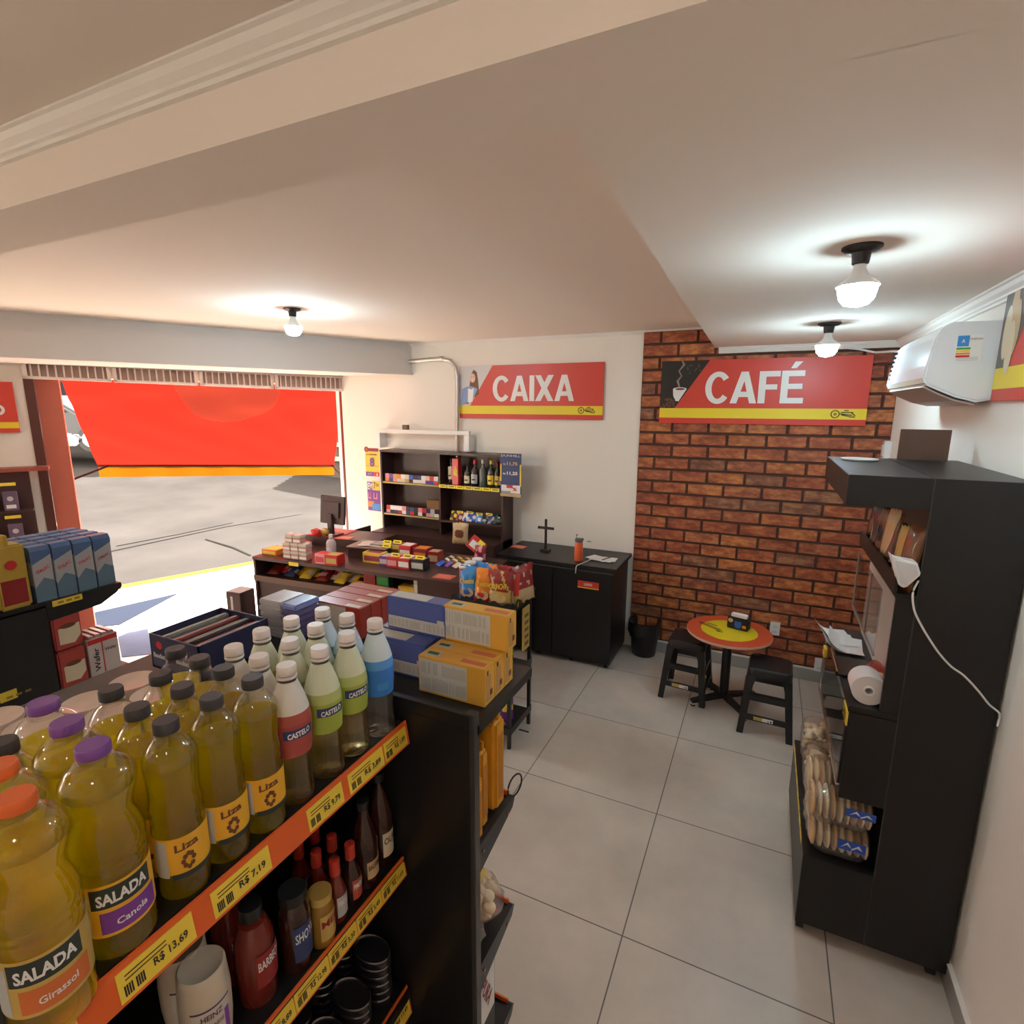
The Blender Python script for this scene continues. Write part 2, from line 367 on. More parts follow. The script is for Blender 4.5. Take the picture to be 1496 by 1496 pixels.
# boxed lintel: inner face runs from (-3.41,4.78)
L0 = Vector((-3.41, 4.78, 0)); off_l = (L0-FP).dot(FN); s_l = (L0-FP).dot(FD)
mb = MB(); vs = []
for o, sA in ((off_l, s_l), (.02, -.02)):
    for z in (2.54, 2.86):
        for s in (sA, 6.6): vs.append(fr(s, o, z))
# order: o0z0s0,o0z0s1,o0z1s0,o0z1s1,o1z0s0,...
mb.add(vs, [(0, 1, 3, 2), (4, 6, 7, 5), (0, 2, 6, 4), (1, 5, 7, 3), (0, 4, 5, 1), (2, 3, 7, 6)])
struct(mb.build('trim_8', lint))
mb = MB(); vs = []
for o, sA in ((off_l-.02, s_l), (off_l+.02, s_l-.02)):
    for z in (2.530, 2.548):
        for s in (sA, 6.6): vs.append(fr(s, o, z))
mb.add(vs, [(0, 1, 3, 2), (4, 6, 7, 5), (0, 2, 6, 4), (1, 5, 7, 3), (0, 4, 5, 1), (2, 3, 7, 6)])
struct(mb.build('trim_9', lint))
mb = MB(); front_box(mb, -.03, 9.3, .02, .24, 2.44, 3.0); struct(mb.build('wall_front', wallm))
jr = mat('jamb_brown', (.10, .030, .022), .5); jp = mat('outer_wall_red', (.55, .15, .10), .8, noise=.05)
mb = MB(); front_box(mb, 2.62, 6.6, 0, .24, 0, 2.54); struct(mb.build('wall_front', wallm))
mb = MB(); front_box(mb, 2.60, 2.665, -.012, .03, 0, 2.42); struct(mb.build('trim_10', jr))
mb = MB(); front_box(mb, 2.44, 2.60, .06, .24, 0, 2.44, 0); struct(mb.build('trim_11', jp))
mb = MB(); front_box(mb, -.035, -.005, -.012, .05, 0, 2.42); struct(mb.build('trim_12', jr))
mb = MB(); front_box(mb, -.20, -.035, -.0, .24, 0, 2.54); struct(mb.build('wall_front', wallm))
# ---- outside ground
asph = mat('asphalt', (.027, .0252, .0245), .9, spec=0, noise=.36, nscale=.8, bump=.3, bscale=40)
walk = mat('sidewalk_white', (.42, .385, .345), .8, spec=0, noise=.05, nscale=2)
walkb = mat('sidewalk_blue_shaded', (.14, .17, .26), .8, spec=0, noise=.08)  # blue paint copy, lighter in colour for the patch lying in shade
kerb = mat('kerb_yellow', (.14, .09, .015), .8, spec=0, noise=.15, nscale=5)
def gz(o): return 0 if o < 5.5 else (o-5.5)*.083
mb = MB(); N = 16
prof = [(1.95, -.05), (3.5, -.06), (5.5, -.05), (8, .12), (12, .46), (18, 1.0), (30, 2.02), (60, 4.4)]
for i in range(len(prof)-1):
    (o0, z0), (o1, z1) = prof[i], prof[i+1]
    mb.quad(fr(-40, o0, z0), fr(45, o0, z0), fr(45, o1, z1), fr(-40, o1, z1))
struct(mb.build('street', asph))
k1 = on_z(180, 855, 0); k2 = on_z(330, 828, 0); kd = (k2-k1).normalized(); kn = Vector((kd.y, -kd.x, 0))
if kn.dot(FN) < 0: kn = -kn
mb = MB(); a = k1-kd*6; b = k2+kd*6
mb.quad(fr(8, .24, -.004), fr(-6, .24, -.004), b, a); struct(mb.build('sidewalk', walk))
mb = MB()
for q in (0,):
    vs = [a-kn*.14+Vector((0, 0, .004)), b-kn*.14+Vector((0, 0, .004)), b+kn*.02+Vector((0, 0, .004)), a+kn*.02+Vector((0, 0, .004)), a+kn*.02-Vector((0, 0, .1)), b+kn*.02-Vector((0, 0, .1))]
    mb.add(vs, [(0, 1, 2, 3), (3, 2, 5, 4)])
struct(mb.build('kerb', kerb))
mb = MB()
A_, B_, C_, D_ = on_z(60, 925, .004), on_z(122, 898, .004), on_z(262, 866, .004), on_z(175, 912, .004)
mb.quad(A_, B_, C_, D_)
struct(mb.build('sidewalk_marking', mat('marking_blue_sunlit', (.016, .020, .031), .8, spec=0))); mb = MB()  # same blue paint, darkened in colour for the patch in full sun
E1, F1, G1, H1 = on_z(178, 960, .004), on_z(172, 930, .004), on_z(215, 912, .004), on_z(222, 955, .004)
mb.quad(E1, F1, G1, H1)
struct(mb.build('sidewalk_marking', walkb))
# manhole and cracks in the asphalt
mh = mat('iron_cover', (.012, .011, .01), .8, spec=0)
c0 = on_z(252, 728, -.045)
tag(MB().lathe([(.34, 0), (.34, .012), (.30, .015), (0, .015)], 28).build('manhole_cover', mh, loc=(c0.x, c0.y, -.055)), 'round dark iron cover in the asphalt left of the monitor', 'manhole cover')
mb = MB()
for pts in ([(222, 771), (290, 762), (360, 750), (430, 742), (503, 736)], [(160, 806), (250, 787), (330, 770), (420, 755), (500, 742)], [(170, 798), (260, 781), (340, 764)], [(330, 722), (400, 716), (470, 724)], [(120, 757), (200, 742), (260, 736)], [(300, 788), (340, 800), (366, 812)]):
    P_ = [on_z(x, y, -.052) for x, y in pts]
    for i in range(len(P_)-1):
        d = (P_[i+1]-P_[i]).normalized(); w = Vector((-d.y, d.x, 0))*.018; u = Vector((0, 0, .006))
        mb.quad(P_[i]-w+u, P_[i+1]-w+u, P_[i+1]+w+u, P_[i]+w+u)
struct(mb.build('street_cracks', mat('tar_dark', (.012, .011, .01), .9, spec=0)))
# ============================================================ OUTSIDE THINGS
def awn_mat():
    m = bpy.data.materials.new('awning_fabric'); m.use_nodes = True; nt = m.node_tree; nt.nodes.remove(nt.nodes['Principled BSDF'])
    d = nt.nodes.new('ShaderNodeBsdfDiffuse'); d.inputs[0].default_value = (.10, .0045, .003, 1)
    t = nt.nodes.new('ShaderNodeBsdfTranslucent'); t.inputs[0].default_value = (.20, .0050, .0028, 1)
    x = nt.nodes.new('ShaderNodeMixShader'); x.inputs[0].default_value = .55
    nt.links.new(d.outputs[0], x.inputs[1]); nt.links.new(t.outputs[0], x.inputs[2]); nt.links.new(x.outputs[0], nt.nodes['Material Output'].inputs[0])
    return m
def cloth2(name, c, k=.5):
    m = bpy.data.materials.new(name); m.use_nodes = True; nt = m.node_tree; nt.nodes.remove(nt.nodes['Principled BSDF'])
    d = nt.nodes.new('ShaderNodeBsdfDiffuse'); d.inputs[0].default_value = (*c, 1)
    t = nt.nodes.new('ShaderNodeBsdfTranslucent'); t.inputs[0].default_value = (*c, 1)
    x = nt.nodes.new('ShaderNodeMixShader'); x.inputs[0].default_value = k
    nt.links.new(d.outputs[0], x.inputs[1]); nt.links.new(t.outputs[0], x.inputs[2]); nt.links.new(x.outputs[0], nt.nodes['Material Output'].inputs[0])
    return m
A00, A10 = on_front(86, 545, .26), on_front(499, 560, .26)
A01, A11 = on_front(143, 680, 1.0), on_front(488, 680, 1.0)
aw = empty('awning', (A00+A10)/2, 0, 'red fabric awning with a yellow valance hanging outside the street opening', 'awning')
def loc_of(o, p): return p-o.location
mb = MB(); NU, NV = 150, 70; grid = []
rn = random.Random(1)
for j in range(NV+1):
    for i in range(NU+1):
        u, v = i/NU, j/NV
        p = (A00*(1-u)+A10*u)*(1-v)+(A01*(1-u)+A11*u)*v
        w = .030*math.sin(9*u+14*v+3*math.sin(5*v))*math.sin(PI*v)+.022*math.sin(23*u-17*v)*v*(1-v)*2 - .05*math.sin(PI*v)
        grid.append(loc_of(aw, p+Vector((0, 0, w))))
fs = []; ms = []
for j in range(NV):
    for i in range(NU):
        a = j*(NU+1)+i; fs.append((a, a+1, a+NU+2, a+NU+1))
        u, v = (i+.5)/NU, (j+.5)/NV
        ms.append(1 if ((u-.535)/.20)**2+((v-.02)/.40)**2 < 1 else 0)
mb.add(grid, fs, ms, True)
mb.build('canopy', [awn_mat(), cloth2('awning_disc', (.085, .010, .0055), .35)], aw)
mb = MB(); vs = []
for i in range(31):
    u = i/30; p = A01*(1-u)+A11*u
    for z in (0, -.125): vs.append(loc_of(aw, p+Vector((0, 0, z))+FN*(.01*math.sin(i*1.3))*(1 if z else 0)))
mb.add(vs, [(2*i, 2*i+2, 2*i+3, 2*i+1) for i in range(30)], 0, True)
mb.build('valance', cloth2('valance_yellow', (.13, .044, .002), .5), aw)
MB().cyl(loc_of(aw, A01), loc_of(aw, A11), .014).build('front_bar', mat('arm_brown', (.03, .012, .010), .6, spec=0), aw)
pa = on_front(84, 709, .1); MB().cyl(loc_of(aw, pa), loc_of(aw, A01+(A11-A01)*.04), .010).build('arm', MATS['arm_brown'], aw)
pa = on_front(505, 700, .1); MB().cyl(loc_of(aw, pa), loc_of(aw, A11+(A01-A11)*.01), .010).build('arm', MATS['arm_brown'], aw)
# roller shutter grille under the lintel
grm = mat('grille_white', (.80, .70, .66), .5); grd = mat('grille_slat', (.46, .32, .28), .6)
sg = empty('shutter_grille', on_front(270, 545, -.03), 0, 'pale slatted shutter grille across the top of the street opening', 'grille')
def gpanel(u0, u1):
    T0, B0, T1, B1 = [on_front(x, y, -.03) for x, y in ((u0, 527+(u0-28)*.048), (u0, 553+(u0-32)*.0406), (u1, 527+(u1-28)*.048), (u1, 553+(u1-32)*.0406))]
    B0.x, B0.y, B1.x, B1.y = T0.x, T0.y, T1.x, T1.y
    def pt(u, v, o): p = (T0*(1-u)+T1*u)*(1-v)+(B0*(1-u)+B1*u)*v; return loc_of(sg, p+FN*o)
    def bar(u0_, u1_, v0, v1, o0, o1, m_):
        vs = [pt(u, v, o) for u in (u0_, u1_) for o in (o0, o1) for v in (v0, v1)]
        return MBx.add(vs, [(0, 1, 3, 2), (4, 6, 7, 5), (0, 4, 5, 1), (2, 3, 7, 6), (0, 2, 6, 4), (1, 5, 7, 3)], m_)
    MBx = MB(); L = (T1-T0).length
    e = .028/L
    bar(0, 1, .84, 1, -.02, .02, 0); bar(0, 1, 0, .14, -.02, .02, 0); bar(0, e, 0, 1, -.02, .02, 0); bar(1-e, 1, 0, 1, -.02, .02, 0)
    bar(0, 1, .14, .84, .012, .02, 1)
    n = int(L/.052)
    for k in range(1, n): bar(k/n-.006/L, k/n+.006/L, .12, .86, -.012, .012, 0)
    MBx.build('slat_panel', [grm, grd], sg)
gpanel(30, 160); gpanel(163, 287); gpanel(290, 398); gpanel(401, 509)
# far side of the street
bcol = mat('far_house_yellow', (.045, .034, .018), .9, spec=0, noise=.05); bwin = mat('far_glass', (.008, .009, .011), .5, spec=.1)
def at_d(px, py, d):
    r = ray(px, py); r = r/math.hypot(r.x, r.y); return EYE+r*d
bl = at_d(40, 622, 24); br_ = at_d(130, 640, 23)
hd = (br_-bl); hd.z = 0; hd.normalize(); hb = empty('house', (bl.x, bl.y, 1.2), math.atan2(hd.y, hd.x), 'pale yellow house across the street behind the silver car', 'building')
mb = MB(); mb.box(-3, 6, 0, 5, 0, 4.2); mb.build('wall', bcol, hb)
MB().box(-3.2, 6.2, -.5, 5.2, 2.15, 2.4).build('ledge', mat('far_ledge', (.06, .055, .05), .8, spec=0), hb)
MB().box(.2, 2.0, -.04, .02, .9, 1.75).build('window', bwin, hb)
MB().box(2.3, 2.5, -.25, -.05, 0, 2.15).build('column', MATS['far_ledge'], hb)
# car
cc = at_d(88, 628, 20); ca = empty('car', (cc.x, cc.y, cc.z-.55), math.atan2(hd.y, hd.x), 'silver car parked across the street beyond the awning edge', 'car')
mb = MB(); silver = mat('car_silver', (.05, .052, .055), .6, spec=.1)
prof = [(-2.1, .3), (-2.1, .85), (-1.75, 1.0), (-1.2, 1.45), (.35, 1.5), (1.0, 1.05), (1.95, .92), (2.1, .6), (2.1, .3)]
mb.prism(prof, 1, -.85, .85); mb.build('body', silver, ca, bev=.06)
MB().prism([(-1.55, 1.0), (-1.12, 1.38), (-.35, 1.42), (-.35, 1.02)], 1, -.87, .87).build('window', bwin, ca)
MB().prism([(-.28, 1.02), (-.28, 1.42), (.28, 1.42), (.80, 1.06)], 1, -.87, .87).build('window', bwin, ca)
for x in (-1.35, 1.3):
    MB().cyl((x, -.9, .33), (x, .9, .33), .33, 20).build('wheel', mat('tyre', (.02, .02, .02), .8), ca)
    MB().cyl((x, -.91, .33), (x, -.86, .33), .2, 16).build('hubcap', chrome, ca)
def blob(name, m, loc, r, seed, sx=1, sz=.8, label=None, cat=None, group=None):
    bm = bmesh.new(); bmesh.ops.create_icosphere(bm, subdivisions=3, radius=r); q = random.Random(seed); ph = [q.uniform(0, 6) for _ in range(6)]
    for v in bm.verts:
        n = v.co.normalized(); k = 1+.12*math.sin(5*n.x+ph[0])*math.sin(4*n.y+ph[1])+.07*math.sin(9*n.z+ph[2]+6*n.x)+.05*math.sin(13*n.y+ph[3])
        v.co = Vector((n.x*sx, n.y, n.z*sz))*r*k
        if n.z > .85: v.co.z += r*.25
    me = bpy.data.meshes.new(name); bm.to_mesh(me); bm.free(); me.materials.append(m)
    for p in me.polygons: p.use_smooth = True
    o = bpy.data.objects.new(name, me); COL.objects.link(o); o.location = loc
    return tag(o, label, cat, group)
tb = mat('trash_bag', (.03, .03, .04), .3)
for i, (x, y) in enumerate([(78, 638), (88, 637), (100, 640), (112, 641)]):
    p = at_d(x, y, 17+.1*i); blob('trash_bag', tb if i != 2 else tb, p, .11, i, label=['leftmost black rubbish bag on the far pavement', 'second black rubbish bag from the left on the far pavement', 'third black rubbish bag from the left on the far pavement', 'black rubbish bag nearest the awning on the far pavement'][i], cat='rubbish bag', group='rubbish bags across the street')
p = at_d(101, 645, 16.5); blob('trash_bag', paper, p, .15, 9, sx=1.5, label='small white carrier bag in front of the black rubbish bags', cat='rubbish bag')
# small brown bin by the jamb outside, and a far building sliver on the right
q = on_z(98, 770, -.05); ob = empty('planter_box', (q.x, q.y, -.05), math.atan2(FD.y, FD.x), 'small brown box standing outside by the left jamb', 'box')
pq = on_front(98, 790, .9); qw = pq-FP
ob.location = (pq.x, pq.y, 0)
MB().box(-.11, .11, -.1, .1, 0, 1.02).build('body', mat('box_brown', (.10, .035, .02), .7), ob, bev=.004)
MB().box(-.06, .06, -.108, -.1, .80, .92).build('plate', mat('box_plate', (.25, .09, .04), .6), ob)
q = at_d(494, 640, 16); fb = empty('far_building', (q.x, q.y, .6), 0, 'beige building sliver seen between the awning and the right jamb', 'building')
MB().box(-1.5, 1.5, 0, 3, -.5, 2.9).build('wall', mat('far_beige', (.05, .042, .034), .9, spec=0), fb)
mb = MB()
for k in range(7): mb.box(-1.5, 1.5, -.08, 0, .1+k*.4, .22+k*.4)
mb.build('shutter', mat('far_shutter', (.25, .16, .13), .8), fb)
# ============================================================ CEILING LAMPS
bulbm = mat('bulb_glow', (.75, .92, 1.0), .3); bulbm.node_tree.nodes['Principled BSDF'].inputs['Emission Color'].default_value = (.62, .88, 1, 1); bulbm.node_tree.nodes['Principled BSDF'].inputs['Emission Strength'].default_value = BULB*.4
def lamp(x, y, z, label, k=1.0, drop=.16, mtl=None):
    o = empty('ceiling_lamp', (x, y, z), 0, label, 'lamp', 'bare bulb ceiling lamps')
    MB().lathe([(0, 0), (.062*k, 0), (.062*k, -.006), (.050*k, -.014), (.030*k, -.018), (.026*k, -.055*k), (.022*k, -.058*k), (0, -.058*k)], 28).build('socket', blackp, o)
    z0 = -.05*k
    MB().lathe([(0.018*k, z0), (.020*k, z0-.02*k), (.030*k, z0-.045*k), (.052*k, z0-.062*k), (.066*k, z0-.076*k), (.066*k, z0-.079*k)], 28, cap=False).build('bulb_neck', white, o)
    MB().lathe([(.062*k, z0-.079*k), (.061*k, z0-.088*k), (.054*k, z0-.118*k), (.038*k, z0-.138*k), (.0, z0-.147*k)], 28, cap=False).build('bulb', mtl or bulbm, o)
    return o
fill_glow = bulbm.copy(); fill_glow.name = 'added_fill_glow'; fill_glow.node_tree.nodes['Principled BSDF'].inputs['Emission Color'].default_value = (1, .92, .82, 1); fill_glow.node_tree.nodes['Principled BSDF'].inputs['Emission Strength'].default_value = BULB*.12  # weaker, warmer glow for the added bulbs out of view
warmb = bulbm.copy(); warmb.name = 'bulb_glow_street'; warmb.node_tree.nodes['Principled BSDF'].inputs['Emission Strength'].default_value = BULB*.78
lamp(.207, 2.02, SZ, 'large bare bulb lamp on the low ceiling nearest the camera', .88)
lamp(.26, 3.665, SZ, 'bare bulb lamp on the low ceiling in front of the brick wall', .95)
lamp(-2.953, 2.80, CZ, 'bare bulb lamp on the raised ceiling near the street opening', .90, mtl=warmb)
lamp(-.9, -1.6, 2.82, 'added fill bulb on the ceiling behind the camera', 1.28, mtl=fill_glow)  # from here on: unseen bulbs added out of frame to light the foreground
lamp(-3.6, -.9, 2.82, 'added fill bulb on the rear ceiling over the left aisle', 1.28, mtl=fill_glow)
lamp(-2.2, -1.7, 2.82, 'added fill bulb on the rear ceiling between the two aisles', 1.28, mtl=fill_glow)
lamp(.1, -.5, 2.82, 'added fill bulb on the ceiling just behind the camera', 1.28, mtl=fill_glow)
# ============================================================ SIGNS
def motorbike(mb, ox, oz, s, mi, M):
    def ring(cx, cz, r, w=.16):
        n = 18; vs = []
        for k in range(n):
            a = 2*PI*k/n; vs += [((ox+(cx+r*math.cos(a))*s), oz+(cz+r*math.sin(a))*s, .0012), (ox+(cx+(r-w)*math.cos(a))*s, oz+(cz+(r-w)*math.sin(a))*s, .0012)]
        mb.add(vs, [(2*k, (2*k+2) % (2*n), (2*k+3) % (2*n), 2*k+1) for k in range(n)], mi, False, M)
    def seg(x0, z0, x1, z1, w=.14):
        d = Vector((x1-x0, z1-z0)).normalized(); p = Vector((-d.y, d.x))*w/2
        mb.add([(ox+(a.x)*s, oz+a.y*s, .0014) for a in (Vector((x0, z0))-p, Vector((x1, z1))-p, Vector((x1, z1))+p, Vector((x0, z0))+p)], [(0, 1, 2, 3)], mi, False, M)
    return ring, seg
def sign(name, label, P0, axes, w, h, text, tw, th, tx, pic, picm):
    """P0 = lower left corner"""
    M = frame(Vector(P0), *axes); o = empty(name, P0, 0, label, 'sign'); L = Matrix.Translation(-Vector(P0)) @ M
    mb = MB()
    mb.box(0, w, 0, h, -.02, 0, 0, L); mb.build('board', red, o)
    mb = MB(); mb.box(0.0, w, .045*h/.51, .125*h/.51, -.001, .0006, 0, L)
    mb.build('yellow_band', yel, o)
    mb = MB(); zb = .125*h/.51
    mb.add([(0, zb, .0008), (.12*w/1.48, zb, .0008), (.375*w/1.48, h, .0008), (0, h, .0008)], [(0, 1, 2, 3)], 0, False, L)
    po = mb.build('picture', picm, o)
    pic(po, L, w, h, zb)
    mb = MB(); big_text(mb, text, tw, th, L @ Matrix.Translation((tx, h*.565, 0))); mb.build('lettering', white, o)
    mb = MB(); ring, seg = motorbike(mb, w-.20, .085*h/.51, .10, 0, L)
    ring(0, 0, .30, .07); ring(.0, 0, .10, .06)
    for (a, b, c, d) in ((.3, .02, 1.1, -.08), (.35, .12, 1.15, .12), (.55, .26, .85, .26), (.4, -.05, .9, -.16), (1.05, .1, 1.3, -.12), (.9, -.2, 1.3, -.2)): seg(a, b, c, d, .07)
    mb.build('motorcycle_logo', ink, o)
    return o
def poly(mb, pts, mi, M, lift):
    mb.add([(x, y, lift) for x, y in pts], [tuple(range(len(pts)))], mi, False, M)
def ell(cx, cy, rx, ry, n=16, a0=0, a1=2*PI): return [(cx+rx*math.cos(a0+(a1-a0)*k/n), cy+ry*math.sin(a0+(a1-a0)*k/n)) for k in range(n if a1-a0 > 6.2 else n+1)]
skin = mat('print_skin', (.72, .45, .34), .5); hair = mat('print_hair', (.16, .07, .04), .5); denim = mat('print_denim', (.26, .34, .58), .5)
def pic_woman(po, L, w, h, zb):
    mb = MB()
    poly(mb, [(.115, h-.20), (.135, h-.08), (.165, h-.035), (.20, h-.06), (.215, h-.14), (.225, h-.27), (.17, h-.30), (.13, h-.26), (.09, h-.22)], 0, L, .0012)
    poly(mb, [(.02, zb+.02), (.03, zb+.16), (.075, h-.20), (.12, h-.19), (.19, h-.21), (.205, zb+.16), (.155, zb+.06), (.13, zb+.005), (.03, zb+.005)], 1, L, .0014)
    poly(mb, [(.095, zb+.02), (.10, h-.21), (.135, h-.225), (.165, h-.21), (.15, zb+.04)], 2, L, .0016)
    poly(mb, ell(.153, h-.115, .030, .045), 3, L, .0018)
    poly(mb, ell(.153, h-.131, .012, .005), 2, L, .002)
    for x in (.141, .165): poly(mb, ell(x, h-.103, .004, .003, 8), 0, L, .002)
    poly(mb, [(.04, zb+.005), (.10, zb+.03), (.14, zb+.02), (.12, zb+.0)], 3, L, .002)
    poly(mb, [(.05, zb+.02), (.10, zb+.035), (.11, zb+.02)], 0, L, .0022)
    mb.build('photo_print', [hair, denim, white, skin], po)
def pic_coffee(po, L, w, h, zb):
    mb = MB(); q = random.Random(2)
    poly(mb, ell(.155, zb+.155, .055, .014), 0, L, .0014)
    poly(mb, [(.10, zb+.155), (.105, zb+.10), (.125, zb+.06), (.15, zb+.055), (.21, zb+.155)], 0, L, .0012)
    poly(mb, ell(.158, zb+.155, .040, .009), 1, L, .0016)
    pts = [(.15, zb+.17), (.13, zb+.22), (.165, zb+.26), (.14, zb+.30), (.175, zb+.35), (.16, zb+.385)]
    l = [(x-.006, y) for x, y in pts]; r_ = [(x+.007+.006*math.sin(i*2), y) for i, (x, y) in enumerate(pts)]
    for i in range(len(pts)-1): poly(mb, [l[i], r_[i], r_[i+1], l[i+1]], 2, L, .0014)
    for k in range(34):
        x, y = q.uniform(.005, .12), zb+q.uniform(.004, .075)
        if x > .1+ y*.3: continue
        poly(mb, ell(x, y, .010, .007, 8), 1 if k % 3 else 3, L, .0016+k*.00001)
    for k in range(10):
        y = q.uniform(zb+.25, h-.03); x = q.uniform(.2, .33); poly(mb, ell(min(x, .12*w/1.48+(y-zb)*.62), y, .009, .006, 8), 3, L, .0014)
    mb.build('photo_print', [white, pm('br'), mat('print_steam', (.25, .22, .20), .6), mat('print_bean', (.09, .06, .05), .4)], po)
def pic_bread(po, L, w, h, zb):
    mb = MB()
    for k, (x, y) in enumerate([(.10, zb+.20), (.06, zb+.13), (.14, zb+.14), (.11, zb+.07)]): poly(mb, ell(x, y, .035, .10, 16), k % 2, L, .0012+k*.0002)
    mb.build('photo_print', [pm('tan'), pm('cr')], po)
sign('caixa_sign', 'red CAIXA sign with a smiling woman, high on the white wall', (-2.83, YB-.021, 2.095), NY, 1.475, .505, 'CAIXA', .83, .235, .79, pic_woman, mat('print_bg_pale', (.62, .58, .58), .4))
sign('cafe_sign', 'red CAFÉ sign with a steaming coffee cup, on the brick wall', (-.852, YB-.045, 2.08), NY, 1.49, .505, 'CAFÉ', .71, .245, .71, pic_coffee, mat('print_bg_dark', (.022, .018, .016), .4))
sign('bread_sign', 'red sign with a bread picture beside the air conditioner', (XR-.021, 2.80, 2.235), NX, 1.48, .505, 'P', .15, .215, .36, pic_bread, mat('print_bg_brown', (.12, .10, .08), .4))
# delivery sign on the street wall, cut by the frame
pb = on_front(30, 632, -.03); ax = ((-FD.x, -FD.y, 0), (0, 0, 1)); pb0 = pb+FD*.9; pb0.z = 1.98
o = empty('delivery_sign', pb0, 0, 'red sign with a white scooter rider on the left street wall', 'sign'); L = Matrix.Translation(-pb0) @ frame(pb0, *ax)
MB().box(0, .9, 0, .41, -.012, .008, 0, L).build('board', red, o)
MB().box(0, .9, .035, .085, .008, .0095, 0, L).build('yellow_band', yel, o)
mb = MB(); ring, seg = motorbike(mb, .60, .185, .16, 0, L)
for k in range(1):
    ring(0, 0, .28, .13); ring(1.15, 0, .28, .13)
    for a in ((0, 0, .35, .1), (.35, .1, .75, .05), (.75, .05, 1.0, .75), (1.15, 0, .95, .75), (.9, .75, 1.15, .8), (.1, .45, .55, .42), (.45, .42, .5, 1.0), (.5, 1.0, .85, .75), (.5, .42, .75, .38), (.75, .38, .7, .1)): seg(*a, .15)
    mb.add([(.60+(x*.16), .185+z*.16, .0115) for x, z in ell(.55, 1.25, .16, .16, 14)], [tuple(range(14))], 0, False, L)
for v in range(len(mb.v)): pass
mb.v = [tuple(Vector(v)+Vector((-FN.x, -FN.y, 0))*.010) for v in mb.v]
mb.build('scooter_rider', white, o)
# ============================================================ AIR CONDITIONER
acm = mat('ac_white', (.74, .76, .77), .18); acd = mat('ac_under_shade', (.42, .30, .24), .5)  # shade of the underside put into a darker tan for the vane
ac = empty('air_conditioner', (XR, 2.81, 2.23), 0, 'white wall air conditioner with an energy label, beside the brick wall', 'air conditioner')
pr = [(0, .012), (0, .315), (-.17, .318), (-.205, .30), (-.225, .26), (-.245, .15), (-.250, .10), (-.238, .072), (-.19, .048), (-.13, .02), (-.06, .0)]
mb = MB(); mb.prism(pr, 1, 0, .80, 0, mside=[0]*11); mb.build('body', acm, ac, bev=.008)
MB().prism([(-.236, .068), (-.19, .042), (-.13, .014), (-.06, -.006), (-.06, -.012), (-.13, .006), (-.19, .034), (-.24, .062)], 1, .03, .77).build('vane', acd, ac)
mb = MB()
for k in range(8): mb.box(-.2495+.0, -.20, .745, .752, .10+k*.022, .112+k*.022)
mb.build('side_vents', blackp, ac)
def ac_lab(x0, x1, z0, z1): return (x0, x1, z0, z1)
o = MB(); Lb = frame((-.02, -.0012, .03), *NY)
o.box(-.165+.03, -.05, .13, .235, 0, .0006, 0, Lb); o.box(-.133, -.095, .19, .232, .0006, .001, 1, Lb)
for k, c in enumerate((2, 3, 4, 5)): o.box(-.133, -.088, .178-k*.010, .186-k*.010, .0006, .001, c, Lb)
put_text(o, 'ENERGIA', .04, .008, Lb @ Matrix.Translation((-.072, .218, .001)), 6); put_text(o, 'A', .012, .014, Lb @ Matrix.Translation((-.114, .211, .0012)), 0)
for k in range(4): o.box(-.13, -.06, .135+k*.004, .1362+k*.004, .0006, .001, 6, Lb)
o.build('energy_label', [white, pm('lb'), pm('g'), pm('y'), pm('o'), pm('r'), pm('gr')], ac)
mb = MB(); mb.tube([on(1232, 508, 1, YB-.04), on(1255, 510, 1, YB-.04), on(1280, 515, 1, YB-.06), Vector((.66, 4.2, 2.56)), Vector((.70, 3.62, 2.50))], .007)
tag(mb.build('ac_cable', white), 'white cable running along the brick wall to the air conditioner', 'cable')
# ============================================================ WALL FITTINGS
mb = MB(); pts = [on(598, 528, 1, YB-.05), on(625, 525.5, 1, YB-.05), on(645, 524, 1, YB-.05), on(658, 527, 1, YB-.05), on(665.5, 536, 1, YB-.05), on(668, 550, 1, YB-.05), on(668, 600, 1, YB-.05), on(668, 668, 1, YB-.05)]
co = tag(empty('conduit_pipe', pts[-1]), 'grey metal conduit bending down the white wall left of the CAIXA sign', 'pipe')
MB().tube([p-pts[-1] for p in pts], .020, 12).build('pipe', mat('zinc', (.50, .48, .45), .35, metal=.8), co)
MB().cyl(pts[2]-pts[-1]-Vector((.02, 0, 0)), pts[2]-pts[-1]+Vector((.02, 0, 0)), .026).build('coupling', MATS['zinc'], co)
MB().cyl(pts[5]-pts[-1]+Vector((0, 0, .02)), pts[5]-pts[-1]-Vector((0, 0, .02)), .026).build('coupling', MATS['zinc'], co)
bk = empty('shelf_bracket', (-3.83, YB, 1.97), 0, 'white metal bracket frame on the wall above the cigarette shelves', 'bracket')
mb = MB(); mb.box(0, 1.16, -.12, -.08, -.04, 0); mb.build('rail', white, bk, bev=.003)
for x in (0, 1.10): MB().box(x, x+.06, -.12, -.0, -.20, -.04).build('upright', white, bk, bev=.003)
MB().box(.36, .42, -.12, -.08, 0, .05).build('clip', mat('clip_brown', (.15, .10, .07), .5), bk)
def outlet(loc, label, n=1, axes=NY):
    L = frame(Vector(loc), *axes); o = tag(empty('wall_socket', loc), label, 'socket'); L = Matrix.Translation(-Vector(loc)) @ L
    MB().box(-.037, .037, -.057, .057, 0, .008, 0, L).build('cover_plate', white, o, bev=.002)
    mb = MB()
    for z in (-.022, .022)[:2 if n == 2 else 1]:
        for dx in (-.01, 0, .01): mb.cyl(L @ Vector((dx, z, .0078)), L @ Vector((dx, z, .0088)), .0025, 8)
        mb.box(-.02, .02, z-.012, z-.0105, .008, .0086, 0, L)
    mb.build('socket_holes', ink, o)
